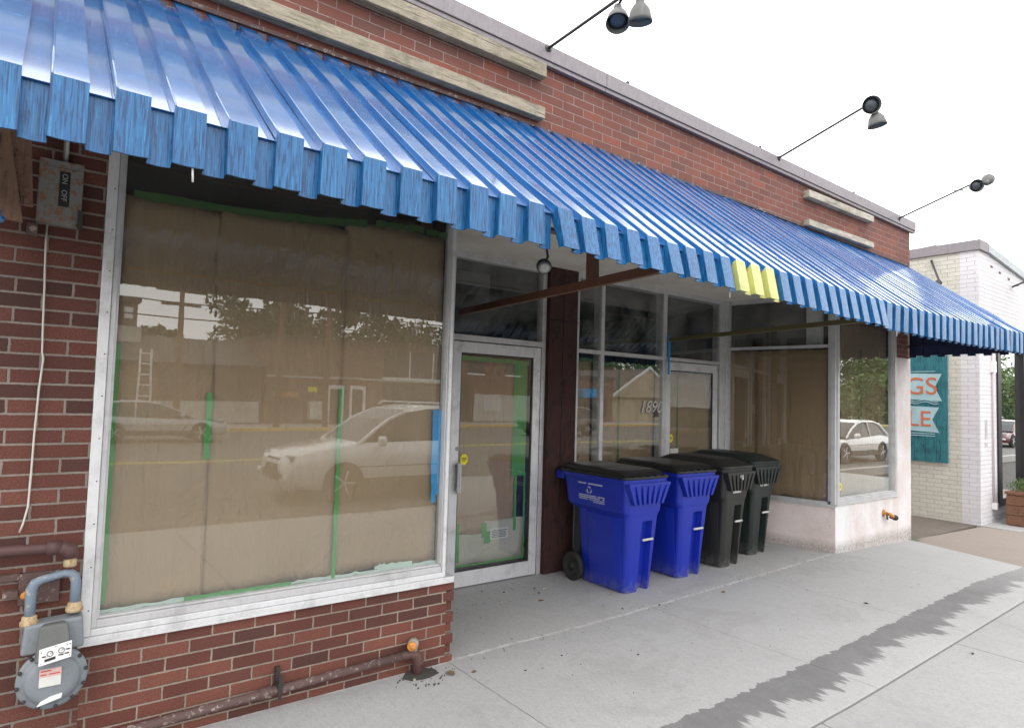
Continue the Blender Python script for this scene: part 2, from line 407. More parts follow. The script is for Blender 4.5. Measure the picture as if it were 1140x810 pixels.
def paper_mat(name, a, b):
    g = G(name); o = g.pos()
    w = g.noise(2.2, 5, .6, dist=.8, sc=(1.3, 1.3, .8)); f = g.noise(240, 3, .7); v = g.noise(3.5, 3, .6, sc=(2.0, 2, .25))
    c = g.mix(g.mr(g.noise(1.1, 3, .6), .35, .65), a, b)
    c = g.mix(g.mr(f, .3, .7, 0, .22), c, tuple(x*.6 for x in a))
    h = g.math('ADD', g.math('MULTIPLY', w, 1.), g.math('MULTIPLY', v, .8))
    cr = g.n('ShaderNodeTexVoronoi', feature='DISTANCE_TO_EDGE'); g.L(o, cr.inputs['Vector']); cr.inputs['Scale'].default_value = 1.9
    h = g.math('ADD', h, g.math('MULTIPLY', g.mr(cr.outputs[0], 0., .03, -.05, 0.), g.mr(g.noise(1.3, 2, .5), .45, .6)))
    return g.pbr(c, .8, 0, g.bump(h, 1.0, .045))
M['paper'] = paper_mat('paper', (.40,.275,.17), (.34,.23,.14)); M['paper_b'] = paper_mat('paper_b', (.38,.255,.15), (.33,.215,.125))
M['card'] = paper_mat('card', (.52,.49,.42), (.46,.43,.37))

def glass_mat(name, dust=.03, refl=3.3, haze=.0):
    g = G(name)
    fr = g.n('ShaderNodeFresnel'); fr.inputs['IOR'].default_value = 1.5
    geo = g.n('ShaderNodeNewGeometry')
    front = g.math('SUBTRACT', 1., geo.outputs['Backfacing'])
    fac = g.math('MULTIPLY', g.math('MULTIPLY', fr.outputs[0], refl, clamp=True), front)
    n = g.noise(.9, 3, .5)
    nm = g.bump(n, .05, .02)
    gl = g.n('ShaderNodeBsdfGlossy'); gl.inputs['Roughness'].default_value = .0; gl.inputs['Color'].default_value = (.95,.97,.96,1)
    g.L(nm, gl.inputs['Normal'])
    tr = g.n('ShaderNodeBsdfTransparent'); tr.inputs['Color'].default_value = (.93,.95,.94,1)
    df = g.n('ShaderNodeBsdfDiffuse'); df.inputs['Color'].default_value = (.6,.62,.60,1)
    d = g.math('MULTIPLY', g.mr(g.noise(3.2, 5, .7), .40, .75, dust*.35, dust+haze), 1.)
    d = g.math('ADD', d, g.mr(g.noise(60, 5, .85, sc=(1, 1, .3)), .72, .76, 0, dust*3))
    m1 = g.n('ShaderNodeMixShader'); g.L(d, m1.inputs[0]); g.L(tr.outputs[0], m1.inputs[1]); g.L(df.outputs[0], m1.inputs[2])
    m2 = g.n('ShaderNodeMixShader'); g.L(fac, m2.inputs[0]); g.L(m1.outputs[0], m2.inputs[1]); g.L(gl.outputs[0], m2.inputs[2])
    g.L(m2.outputs[0], g.out.inputs[0])
    return g.mat
M['glass'] = glass_mat('glass', .03); M['glass_dusty'] = glass_mat('glass_dusty', .04, 2.3, .11)

# ------------------------------------------------------------------ ground levels
def gz(x, y=0):
    if x <= 3.6: return -.548
    if x <= 7: return -.548 + (x-3.6)/3.4*.070
    if x <= 9: return -.478 - (x-7)/2*.064
    return -.542

def slab(mb, x0, x1, y0, y1, gap=.006, top=0., nx=6, deep=.08):
    x0 += gap/2; x1 -= gap/2; y0 += gap/2; y1 -= gap/2
    rings = []
    for i in range(nx+1):
        x = x0 + (x1-x0)*i/nx; z = gz(x) + top
        rings.append([(x, y0, z), (x, y1, z), (x, y1, z-deep), (x, y0, z-deep)])
    mb.loft(rings)

# earth sheet to the horizon
g0 = MB(); g0.box(-300, 300, -300, 300, -1.2, -.80)
single('ground', g0, M['joint_dirt'], None, None, kind='structure')
mb = MB()
xs = [-9.0, -6.0, -4.0, -2.0, -.1, 1.87, 3.86, 5.4, 7.0, 8.98]
ED = 8.98
for a, b in zip(xs[:-1], xs[1:]):
    if b == ED:   # last slab ends on a slanted edge by the driveway
        top = lambda x: gz(x)
        pts = [(a+.003, 0), (8.98, 0), (8.28, -1.795), (a+.003, -1.795)]
        vs = [(x, y, gz(x)) for x, y in pts] + [(x, y, gz(x)-.08) for x, y in pts]
        mb.add(vs, [(0,1,2,3), (7,6,5,4), (0,4,5,1), (1,5,6,2), (2,6,7,3), (3,7,4,0)])
    else: slab(mb, a, b, -1.796, 0.0, .009 if b < 2 else .004)
single('sidewalk', mb, M['walk'], None, None, kind='structure', bevel=.003)
mb = MB()
xo = [-9.0, -6.9, -4.9, -2.9, -.9, 1.12, 3.14, 5.08, 6.96, 8.98, 11.0, 13.0, 15.0, 17.0]
for a, b in zip(xo[:-1], xo[1:]):
    for y0, y1 in ((-3.4, -1.804), (-5.0, -3.4)): slab(mb, a, b, y0, y1, .010)
single('outer_sidewalk', mb, M['walk_out'], None, None, kind='structure', bevel=.004)
mb = MB(); slab(mb, 1.9, 7.05, 0.0, 2.2, .003, nx=16)
single('recess_pavement', mb, M['recess_slab'], None, None, kind='structure')
mb = MB(); mb.box(-12, 60, -5.15, -5.0, -.9, -.556); single('kerb', mb, M['kerb'], None, None, kind='structure', bevel=.02)
mb = MB(); mb.box(-120, 160, -26.5, -5.15, -.9, -.675); single('road', mb, M['asphalt'], None, None, kind='structure')
mb = MB()
for yy in (-14.2, -14.45): mb.box(-100, 120, yy-.05, yy+.05, -.680, -.671)
single('road_marking', mb, M['yellow'], None, None, kind='structure')
mb = MB(); mb.box(-120, 160, -26.7, -26.5, -.9, -.53); single('far_kerb', mb, plain('kerb_yellow', (.62,.42,.10), .7), None, None, kind='structure', bevel=.02)
mb = MB(); mb.box(-120, 160, -60, -26.7, -.9, -.56); single('far_pavement', mb, M['kerb'], None, None, kind='structure')
mb = MB(); mb.box(-120, 49, -90, -31.6, -.9, -.555); mb.box(49, 200, -90, -29, -.9, -.555); mb.box(160, 200, -29, 60, -.9, -.6); single('lawn', mb, mat_simple('lawn', (.06,.10,.03), .9, vec='pos', scale=3, var=.3), None, None, kind='structure')
# alley and drive between the two shops
mb = MB()
mb.add([(8.9, .0, -.555), (11.4, -.05, -.572), (11.4, 12, -.50), (8.9, 12, -.50), (8.9, 0, -.9), (11.4, -.05, -.9), (11.4, 12, -.9), (8.9, 12, -.9)],
       [(0,1,2,3), (7,6,5,4), (0,4,5,1), (1,5,6,2), (2,6,7,3), (3,7,4,0)])
single('alley_pavement', mb, M['gravel_asphalt'], None, None, kind='structure')
mb = MB()
pts = [(8.99, .002), (11.28, -.13), (11.35, -.6), (17.5, -.6), (17.5, -1.795), (8.29, -1.795)]
mb.poly_prism([(x, y, -.552 if x < 9.1 else -.575) for x, y in pts], (0, 0, -.15))
single('driveway', mb, M['apron'], None, None, kind='structure')
mb = MB(); mb.box(11.32, 17.5, -.60, .02, -.9, -.566); single('neighbour_pavement', mb, M['walk_out'], None, None, kind='structure', bevel=.004)

# ------------------------------------------------------------------ the brick shop
shop = thing('brick_shop', 'long red brick shop with papered windows and a deep entrance recess', 'shop', (4.4, 3.0, -.55))
def zt(x): return 3.70 - .012*(x-1.67)      # underside of the coping
XE = 9.05
mb = MB(); mb.box(-.135, 1.845, 0, .16, -.75, -.028)
# toothed end: every other brick sits back
for k in range(0, 9):
    z1 = -.028 - (k*H) + (0.0 if k == 0 else -.006); z1 = -H*k + H/2 - .0045 - H*.0 if k else -.028
    z0 = -H*(k+1) + H/2 + .0045
    set_ = 0 if k % 2 == 1 or k == 0 else .028
    if z0 < -.62: break
    if k == 0: z1, z0 = -.028, -H*1.5+.0045
    else: z1, z0 = -H*(k+.5)-.0045, -H*(k+1.5)+.0045
    mb.box(1.845, 1.903, set_, .16, z0, z1)
mb.box(1.845, 1.895, .032, .158, -.75, -.03)
mb.build('brick_wall', M['brick_low'], shop, .0015)
mb = MB(); mb.box(-9, -.135, 0, .25, -.75, 3.0); mb.build('brick_pier', M['brick_left_shaded'], shop)
mb = MB()   # band above the openings, top follows the coping
def band(x0, x1, z0, y0=0., y1=.25, z1=None):
    za = zt(x0) if z1 is None else z1; zb = zt(x1) if z1 is None else z1
    mb.hexa([(x0,y0,z0),(x1,y0,z0),(x1,y1,z0),(x0,y1,z0),(x0,y0,za),(x1,y0,zb),(x1,y1,zb),(x0,y1,za)])
band(-9, XE, 3.0); band(-.135, 1.9, 2.72, z1=3.0); band(1.9, 8.63, 2.56, z1=3.0); band(8.63, XE, 1.85, z1=3.0)
mb.build('upper_brick_wall', M['brick_up'], shop)
mb = MB(); mb.box(XE-.25, XE, .25, 12, -.7, 3.55); mb.box(-9, -8.75, .25, 12, -.7, 3.6); mb.box(-9, XE, 12, 12.25, -.7, 3.6)
mb.build('side_wall', M['brick_side'], shop)
mb = MB(); mb.hexa([(-9,.12,3.45),(XE,.12,3.45),(XE,12.2,3.45),(-9,12.2,3.45),(-9,.12,3.55),(XE,.12,3.55),(XE,12.2,3.55),(-9,12.2,3.55)])
mb.build('roof', M['under'], shop)
mb = MB()   # metal coping with a drip edge
def cop(x0, x1, y0, y1, a, b):
    mb.hexa([(x0,y0,zt(x0)+a),(x1,y0,zt(x1)+a),(x1,y1,zt(x1)+a),(x0,y1,zt(x0)+a),(x0,y0,zt(x0)+b),(x1,y0,zt(x1)+b),(x1,y1,zt(x1)+b),(x0,y1,zt(x0)+b)])
xx = -9.0
while xx < 9.1:
    x2 = min(xx+3.04, 9.13); cop(xx, x2-.003, -.052, .30, -.012, .105); cop(xx, x2-.003, -.040, .0-.002, -.045, -.012); xx = x2
cop_o = mb.build('coping', M['coping'], shop, .004)
for x in (3.4, 5.35, 7.35):
    mb = MB(); mb.box(x, x+.02, -.05, -.03, zt(x)+.105, zt(x)+.125); mb.build('coping_clip', M['rod'], shop)
for (x0, x1, a, b, da, db, m, nm) in ((-6, 2.515, 3.530, 3.530, .100, .100, 'wood_grey', 'upper'), (-6, 2.51, 3.215, 3.215, .088, .088, 'wood_grey', 'lower'),
                              (6.27, 7.82, 3.455, 3.463, .078, .078, 'wood_white', 'u'), (6.27, 7.82, 3.140, 3.146, .068, .068, 'wood_white', 'l')):
    mb = MB(); seg = [x0 + (x1-x0)*i/12 for i in range(13)]; rings = []
    for x in seg:
        z = a + (b-a)*(x-x0)/(x1-x0) + random.uniform(-.002, .002)
        rings.append([(x, -.074, z), (x, -.002, z), (x, -.002, z+da), (x, -.074, z+da)])
    mb.loft(rings)
    mb.build('timber_batten', M[m], shop, .004, label='weathered timber batten, short and white' if m == 'wood_white' else 'long weathered grey timber batten')
# recess ceiling and interior
mb = MB(); mb.box(1.87, 7.02, .10, 1.60, 2.50, 2.56); mb.box(1.87, 7.02, .0, .12, 2.485, 2.56); mb.build('soffit', M['soffit'], shop)
mb = MB(); mb.box(-1.6, -1.55, .2, 6, -.6, 3.4); mb.box(XE-.30, XE-.25, .3, 6, -.6, 3.4); mb.box(-1.6, 9, 5.5, 5.6, -.6, 3.4)
mb.box(-1.6, 8.8, .3, 5.5, -.62, -.56); mb.box(-1.6, 8.8, 1.65, 5.5, 2.75, 2.85); mb.box(-1.6, 8.8, .26, 1.65, 2.76, 2.86)
mb.build('interior_wall', M['room'], shop)
mb = MB(); mb.box(1.80, 1.826, .102, 1.27, .0, 2.5); mb.box(1.83, 1.89, .162, 1.27, -.6, .0); mb.build('return_wall', M['wood_post'], shop)
# stucco bay
SX0, SX1, SY1 = 7.0, 6.77, 1.28
mb = MB()
mb.add([(7.0,0,-.7),(7.0,0,.055),(6.77,1.32,.03),(6.77,1.32,-.7),(7.15,.02,-.7),(7.15,.02,.055),(6.92,1.34,.03),(6.92,1.34,-.7)],
       [(0,1,2,3),(7,6,5,4),(0,4,5,1),(1,5,6,2),(2,6,7,3),(3,7,4,0)])
mb.build('stucco_side_wall', M['stucco'], shop)
mb = MB(); mb.box(7.003, 8.63, -.004, .15, -.7, .052); mb.box(8.63, XE+.003, -.004, .25, -.7, 1.85); mb.box(XE-.20, XE+.004, .25, 6, -.7, 1.2)
mb.build('stucco_wall', M['stucco_white'], shop, .006)

# generic glazing -------------------------------------------------------------
def plane_T(o, e):
    """maps (u, d, z): u metres along o->e from o, d metres inwards, z up"""
    o = Vector((o[0], o[1], 0)); e = Vector((e[0], e[1], 0)); D = (e-o).normalized(); N = Vector((-D.y, D.x, 0))
    if N.y < 0 and abs(N.y) > .3: N = -N
    return lambda p: o + D*p.x + N*p.y + Vector((0, 0, p.z))
def pframe(mb, u0, u1, z0, z1, w, d0, d1, wb=None, wt=None):
    wb = w if wb is None else wb; wt = w if wt is None else wt
    mb.box(u0, u0+w, d0, d1, z0, z1); mb.box(u1-w, u1, d0, d1, z0, z1)
    if wb: mb.box(u0+w, u1-w, d0, d1, z0, z0+wb)
    if wt: mb.box(u0+w, u1-w, d0, d1, z1-wt, z1)
def sheet(mb, u0, u1, z0, z1, d, amp=.006, nu=14, nz=22, th=.002, ragged=.006, seed=0):
    rnd = random.Random(seed); ph = [rnd.uniform(0, 6) for _ in range(6)]
    def P(i, j, off):
        a, b = i/nu, j/nz
        u = u0+(u1-u0)*a; z = z0+(z1-z0)*b
        if j in (0, nz): z += ragged*math.sin(a*9+ph[0]) + ragged*.6*math.sin(a*23+ph[1])
        dd = amp*(math.sin(u*7+ph[2]+z*.9) + .6*math.sin(z*5+ph[3]+u*3) + .5*math.sin(u*17+ph[4]+z*2.3) + .35*math.sin(z*13+ph[5]+u*6))
        return (u, d + max(-.004, dd) + off, z)
    vs = [P(i, j, 0) for j in range(nz+1) for i in range(nu+1)]; n = len(vs)
    vs += [P(i, j, th) for j in range(nz+1) for i in range(nu+1)]
    fs = []; w = nu+1
    for j in range(nz):
        for i in range(nu):
            a = j*w+i; fs.append((a, a+1, a+w+1, a+w)); fs.append((n+a, n+a+w, n+a+w+1, n+a+1))
    for i in range(nu): fs.append((i, n+i, n+i+1, i+1)); a = nz*w+i; fs.append((a, a+1, n+a+1, n+a))
    for j in range(nz): a = j*w; fs.append((a, a+w, n+a+w, n+a)); a = j*w+nu; fs.append((a, n+a, n+a+w, a+w))
    mb.add(vs, fs, 0, True)
def strip(mb, u0, u1, z0, z1, d, rag=.004, n=10, lean=0., vertical=True, seed=1, th=.0012):
    rnd = random.Random(seed); A = []; B = []
    for i in range(n+1):
        t = i/n
        if vertical:
            z = z0+(z1-z0)*t; A.append((u0+lean*t+rnd.uniform(-rag, rag), d, z)); B.append((u1+lean*t+rnd.uniform(-rag, rag), d, z))
        else:
            u = u0+(u1-u0)*t; A.append((u, d, z0+lean*t+rnd.uniform(-rag, rag))); B.append((u, d, z1+lean*t+rnd.uniform(-rag, rag)))
    rings = [[a, b, (b[0], b[1]+th, b[2]), (a[0], a[1]+th, a[2])] for a, b in zip(A, B)]
    mb.loft(rings)
def glasspane(u0, u1, z0, z1, d, T, parent, m='glass', name='glass'):
    mb = MB(T); mb.box(u0, u1, d, d+.005, z0, z1); return mb.build(name, M[m], parent)

# ---- big display window (u = world X)
T0 = plane_T((0, 0), (1, 0))
mb = MB(T0)
mb.box(-.15, -.105, -.012, .10, .0, 2.72); mb.box(1.806, 1.828, -.006, .10, .0, 2.72); mb.box(-.105, 1.806, -.012, .10, .0, .030); mb.box(-.105, 1.806, -.012, .10, 2.67, 2.72)
win = mb.build('display_window', M['alu_white'], shop, .003, label='large display window covered inside with brown paper')
mb = MB(T0); mb.box(-.103, -.081, .004, .085, .031, 2.669); mb.box(-.081, 1.804, .004, .085, .031, .066); mb.box(-.081, -.070, .02, .07, .067, 2.646); mb.box(-.070, 1.804, .02, .07, .067, .077); mb.box(1.796, 1.804, .01, .07, .078, 2.646)
mb.build('inner_frame', M['alu'], win, .002)
mb = MB(T0); mb.box(-.155, 1.885, -.026, .10, -.026, -.001); mb.box(-.155, 1.885, -.026, -.020, -.040, -.026); mb.build('sill', M['alu_white'], win, .002)
for k in range(11):
    mb = MB(T0); mb.lathe((-.118, -.012, .12+k*.2), (0, -1, 0), [(.0035, 0), (.003, .002)], 8); mb.build('screw', M['rod'], win)
glasspane(-.071, 1.797, .076, 2.637, .05, T0, win)
mb = MB(T0)
for i, (a, b, z0, z1) in enumerate(((-.066, .385, .090, 2.125), (.37, 1.105, .085, 2.16), (1.09, 1.795, .090, 2.235))):
    sheet(mb, a, b, z0, z1, .078 + .008*i, .0055, 20, 34, seed=i+3)
mb.build('paper', M['paper'], win)
mb = MB(T0)
strip(mb, .355, .385, .80, 1.15, .062, seed=3); strip(mb, 1.085, 1.108, .078, 1.20, .0635, .003, 20, .0, seed=4)
strip(mb, -.070, -.048, .12, 1.38, .063, .003, 16, seed=5); strip(mb, .30, .85, .078, .096, .0625, .003, 12, vertical=False, seed=14)
mb.build('masking_tape', M['tape_green'], win, label='green masking tape')
mb = MB(T0)
for a, b, z, s, le in ((-.03, .50, 2.115, 6, .012), (.44, .95, 2.13, 7, .03), (.80, 1.22, 2.15, 8, .05), (1.28, 1.62, 2.215, 9, .02), (1.64, 1.80, 2.225, 10, .0)):
    strip(mb, a, b, z, z+.04, .064+s*.0004, .006, 12, le, False, s)
mb.build('masking_tape', M['tape_dark'], win, label='ragged green tape along the paper top')
mb = MB(T0); strip(mb, 1.735, 1.793, .60, 1.075, .061, .003, 8, seed=12); strip(mb, 1.74, 1.772, .47, .60, .0612, .003, 6, seed=13); strip(mb, 1.768, 1.79, .52, .60, .0615, .003, 6, seed=23)
mb.build('blue_tape', M['tape_blue'], win, label='wide blue tape strip')
mb = MB(T0); strip(mb, -.068, 1.794, .077, .094, .0645, .005, 60, vertical=False, seed=61); strip(mb, 1.36, 1.62, .085, .115, .0650, .009, 16, vertical=False, seed=62)
mb.build('plastic_film', plain('film', (.50,.60,.55), .3), win)
mb = MB(T0); mb.box(1.35, 1.44, .16, .24, 2.05, 2.62); mb.box(1.62, 1.70, .12, .2, 2.1, 2.62); mb.build('inner_post', M['wood_post'], win)
mb = MB(T0); mb.box(-.09, 1.83, .25, .27, 2.10, 2.70); mb.build('valance_board', M['board_dark'], win)

# ---- entrance wall, plane y = 1.28
T1 = plane_T((0, 1.28), (1, 1.28))
mb = MB(T1)
mb.box(2.50, 2.632, 0, .09, -.62, 2.50); mb.box(3.665, 3.715, 0, .09, -.62, 2.50); mb.box(2.632, 3.665, 0.001, .088, 1.682, 1.735); mb.box(2.632, 3.665, .001, .088, 2.44, 2.50)
ent = mb.build('entrance_frame', M['alu'], shop, .003)
glasspane(2.634, 3.663, 1.737, 2.438, .05, T1, ent, 'glass_dusty', 'transom_glass')
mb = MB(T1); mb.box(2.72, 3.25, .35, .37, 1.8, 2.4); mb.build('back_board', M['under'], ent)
def shop_door(u0, u1, z0, z1, side, T, lab):
    mb = MB(T); pframe(mb, u0, u1, z0, z1, .088, .004, .048, wb=.135, wt=.10)
    d = mb.build('door', M['alu_white'], shop, .004, label=lab)
    mb = MB(T); pframe(mb, u0+.089, u1-.089, z0+.136, z1-.101, .010, .014, .040); mb.build('glazing_bead', M['rod'], d)
    glasspane(u0+.097, u1-.097, z0+.147, z1-.112, .024, T, d)
    return d
d1 = shop_door(2.635, 3.657, -.538, 1.672, 0, T1, 'aluminium shop door with cardboard and green tape behind its glass')
hx = 2.700
mb = MB(T1); mb.box(hx-.018, hx+.018, -.055, -.035, .31, .58); mb.box(hx-.008, hx+.008, -.036, .003, .33, .35); mb.box(hx-.008, hx+.008, -.036, .003, .54, .56)
mb.build('handle', M['galv'], d1, .004)
mb = MB(T1); mb.box(hx+.014, hx+.034, -.038, .003, .31, .58); mb.build('handle_plate', M['alu_white'], d1, .003)
mb = MB(T1); mb.lathe(T1(Vector((hx+.005, .003, .70))) if False else (hx+.005, .003, .70), (0, -1, 0), [(.018, 0), (.018, .006), (.012, .010), (.012, .008)], 18); mb.build('lock_cylinder', M['galv'], d1)
mb = MB(T1); sheet(mb, 2.725, 3.43, -.09, 1.52, .055, .004, seed=21); mb.build('cardboard', M['paper_b'], d1, label='brown kraft paper')
mb = MB(T1); sheet(mb, 2.74, 3.52, -.36, .02, .050, .004, 8, 6, seed=22); mb.build('cardboard', M['card'], d1, label='pale cardboard sheet with shipping label')
mb = MB(T1); strip(mb, 3.36, 3.525, .42, 1.50, .046, .003, 10, seed=30); strip(mb, 2.715, 3.545, 1.505, 1.548, .0455, .004, 10, -.01, False, 31)
strip(mb, 3.40, 3.43, -.10, .42, .0465, .004, seed=32); strip(mb, 3.515, 3.535, -.36, .45, .0445, .004, seed=33); strip(mb, 2.72, 3.53, -.375, -.355, .0445, .003, 12, .0, False, 34)
strip(mb, 2.735, 2.785, -.33, .02, .0440, .004, seed=35); strip(mb, 3.03, 3.085, -.13, .0, .0435, .006, 6, seed=36); strip(mb, 3.06, 3.13, -.19, -.08, .0430, .006, 6, seed=37)
mb.build('masking_tape', M['tape_green'], d1, label='green masking tape')
mb = MB(T1)
mb.box(3.13, 3.34, .0470, .0485, -.16, -.06)
lb = mb.build('paper_label', M['offwhite'], d1)
mb = MB(T1)
rnd = random.Random(5)
for i in range(5):
    u = 3.15
    while u < 3.31:
        w = rnd.uniform(.006, .03); mb.box(u, min(u+w, 3.325), .0462, .0469, -.085-.015*i, -.078-.015*i); u += w+.005
mb.build('printed_lines', M['black'], lb)
def hexsticker(T, u, z, r, d, parent):
    mb = MB(T); mb.poly_prism([(u+r*math.sin(a)*.8, d, z+r*math.cos(a)) for a in [2*math.pi*k/8+.39 for k in range(8)]], (0, .0012, 0))
    s = mb.build('sticker', M['yellow'], parent, label='yellow octagonal alarm sticker')
    mb = MB(T)
    for i, (a, b) in enumerate(((-.55, .5), (-.6, .6), (-.35, .3))): mb.box(u+a*r, u+b*r, d-.0009, d-.0002, z+r*(.22-.26*i), z+r*(.34-.26*i))
    mb.build('printed_lines', M['black'], s)
hexsticker(T1, 2.795, .600, .052, .020, d1)
# dark post between the door and the windows
mb = MB(); mb.box(3.72, 4.10, 1.235, 1.45, -.62, 2.50); mb.build('timber_post', M['wood_post'], shop, .004)
mb = MB(); mb.box(3.725, 4.095, 1.222, 1.2345, 1.955, 1.965); mb.box(3.90, 3.904, 1.229, 1.2346, .1, 2.45); mb.build('post_joint', M['black'], shop)
# ---- windows and second door
mb = MB(T1)
for a, b in ((4.105, 4.150), (4.475, 4.525), (5.495, 5.560)): mb.box(a, b, -.018, .10, -.62, 2.50)
mb.box(6.60, 6.70, -.02, .10, -.62, 2.50); mb.box(6.70, 6.76, -.04, .10, -.62, 2.50)
for a, b in ((4.15, 4.475), (4.525, 5.495), (5.56, 6.60)):
    mb.box(a, b, -.02, .10, 2.445, 2.50); mb.box(a, b, -.02, .08, 1.665, 1.705); mb.box(a, b, 0, .08, -.62, -.50) if a < 5.5 else None
wf = mb.build('side_window', M['alu'], shop, .003, label='narrow aluminium framed window lights behind the carts')
for a, b in ((4.151, 4.474), (4.526, 5.494)):
    glasspane(a, b, -.499, 1.664, .004, T1, wf)
for a, b in ((4.151, 4.474), (4.526, 5.494), (5.561, 6.599)):
    glasspane(a, b, 1.706, 2.444, .006, T1, wf, 'glass_dusty', 'transom_glass')
mb = MB(T1); sheet(mb, 4.15, 4.44, -.5, 1.60, .095, .003, 8, 16, seed=40); sheet(mb, 4.53, 5.46, -.5, 1.56, .095, .004, seed=41); mb.build('paper', M['paper_b'], wf)
mb = MB(T1); strip(mb, 4.855, 4.885, .3, 1.6, .083, .004, seed=42); strip(mb, 4.14, 4.46, 1.585, 1.62, .084, .006, 8, 0, False, 43); strip(mb, 4.53, 5.48, 1.55, 1.60, .084, .012, 20, 0, False, 44)
mb.build('masking_tape', M['tape_dark'], wf, label='green tape line down the paper')
d2 = shop_door(5.575, 6.585, -.52, 1.655, 0, T1, 'far aluminium shop door behind the carts')
mb = MB(T1); sheet(mb, 5.68, 6.48, -.4, 1.53, .055, .003, seed=45); mb.build('paper', M['paper_b'], d2)
mb = MB(T1); strip(mb, 5.83, 5.86, .25, 1.5, .046, .003, seed=46); mb.build('masking_tape', M['tape_dark'], d2, label='green tape line down the paper')
hexsticker(T1, 5.70, .75, .05, .018, d2)
mb = MB(T1); mb.box(5.69, 5.84, .0195, .0215, .46, .63); nt = mb.build('notice', M['offwhite'], d2)
mb = MB(T1); mb.box(5.75, 5.79, .0180, .0190, .50, .56); mb.build('printed_block', M['black'], nt)
mb = MB(T1); mb.box(5.562, 5.574, -.052, -.03, 1.5, 1.95); mb.build('blue_tape', M['tape_blue'], d2)
def text(name, body, T, u, z, size, d, mat, parent, rot=0., extr=.0008, flip=False, shear=0., align='LEFT', d0=0):
    c = bpy.data.curves.new(name, 'FONT'); c.body = body; c.size = size; c.extrude = extr; c.shear = shear; c.align_x = align
    tmp = bpy.data.objects.new('tmp', c); COL.objects.link(tmp)
    dg = bpy.context.evaluated_depsgraph_get(); me = bpy.data.meshes.new_from_object(tmp.evaluated_get(dg)); bpy.data.objects.remove(tmp)
    q = parent
    while q.parent: q = q.parent
    o0 = Vector(q.location)
    cs, sn = math.cos(rot), math.sin(rot)
    for v in me.vertices:
        a, b, e = v.co
        a, b = a*cs - b*sn, a*sn + b*cs
        v.co = T(Vector((u + (-a if flip else a), d - e, z + b))) - o0
    me.materials.clear(); me.materials.append(mat)
    o = bpy.data.objects.new(name, me); COL.objects.link(o); o.parent = parent
    return o
num = text('house_number', '1890', T1, 5.10, 1.045, .205, .0015, M['black'], wf, shear=.3, extr=.002)
nf = text('house_number_face', '1890', T1, 5.112, 1.050, .195, -.002, M['offwhite'], num, shear=.3)

# ---- side window of the bay (plane from (7,0) to (6.77,1.28)), u from the front corner
T2 = plane_T((7.0, 0.0), (6.77, 1.28))
probe = T2(Vector((0, 1, 0)))
if probe.x < 7.0:
    _T2 = T2; T2 = lambda p: _T2(Vector((p.x, -p.y, p.z)))
LU = 1.30
mb = MB(T2)
mb.box(.0, .05, -.005, .06, .056, 2.50); mb.box(.052, .085, .02, .08, .09, 2.47); mb.box(LU-.03, LU+.0, -.01, .08, .03, 2.50)
mb.box(.085, LU-.03, 0, .08, .045, .085); mb.box(.085, LU-.03, -.004, .07, 1.865, 1.90); mb.box(.05, LU-.03, .0, .08, 2.45, 2.50)
sw = mb.build('bay_side_window', M['alu'], shop, .003, label='tall bay window facing the entrance')
mb = MB(T2); mb.box(-.012, LU, -.03, .0, .028, .046); mb.build('sill', M['alu'], sw, .003)
glasspane(.086, LU-.031, .086, 1.864, .045, T2, sw); glasspane(.086, LU-.031, 1.901, 2.449, .045, T2, sw, 'glass_dusty', 'transom_glass')
mb = MB(T2); sheet(mb, .09, .95, .09, 1.85, .062, .004, seed=50); sheet(mb, .93, LU-.03, .09, 1.85, .064, .003, seed=51); mb.build('paper', M['paper_b'], sw)
mb = MB(T2); mb.box(.19, .36, .12, .2, 1.87, 2.46); mb.build('inner_post', M['alu'], sw)
# ---- front window of the bay
mb = MB(T0)
pframe(mb, 7.052, 8.63, .060, 2.56, .05, -.004, .08, wb=.05)
fw = mb.build('bay_front_window', M['alu'], shop, .004, label='bay window facing the street, crumpled paper inside')
mb = MB(T0); pframe(mb, 7.103, 8.579, .111, 2.50, .016, .01, .07); mb.build('glazing_bead', M['alu'], fw, .002)
mb = MB(T0); mb.box(6.99, 8.65, -.03, .08, .053, .062); mb.build('sill', M['alu'], fw, .002)
glasspane(7.12, 8.562, .128, 2.483, .04, T0, fw)
mb = MB(T0); sheet(mb, 7.33, 8.56, .13, 2.25, .10, .012, 26, 24, seed=52); mb.build('paper', M['paper'], fw)
mb = MB(T0); strip(mb, 7.79, 7.815, .9, 1.9, .075, .003, seed=53); mb.build('masking_tape', M['tape_dark'], fw)
mb = MB(T0); mb.box(7.16, 7.22, .15, .16, .8, 1.1); mb.build('hanging_tag', M['white'], fw)
hexsticker(T0, 7.19, .25, .05, .036, fw)
mb = MB(); mb.box(7.02, 8.62, .8, .83, -.5, 2.5); mb.build('bay_back_board', M['board_dark'], shop)

# spigot pipe on the bay and wall pipe are things
sp = thing('wall_spigot', 'rusty orange wall spigot with black handle on the white stucco bay wall', 'spigot', (8.25, -.005, -.17))
mb = MB(); mb.lathe((8.22, -.003, -.13), (0, -1, 0), [(.045, 0), (.045, .008), (.02, .012), (.02, .05)], 14); mb.tube([(8.22, -.04, -.13), (8.24, -.08, -.14), (8.27, -.10, -.17)], .02, 8)
mb.build('valve_body', M['orange'], sp)
mb = MB(); mb.lathe((8.30, -.09, -.18), (1, -.3, -.1), [(.012, -.06), (.028, 0), (.036, .03), (.03, .05)], 12); mb.build('handle', M['black'], sp)
mb = MB(); mb.tube([(8.21, -.05, -.14), (8.20, -.06, -.20)], .012, 8); mb.build('outlet', M['rod'], sp)

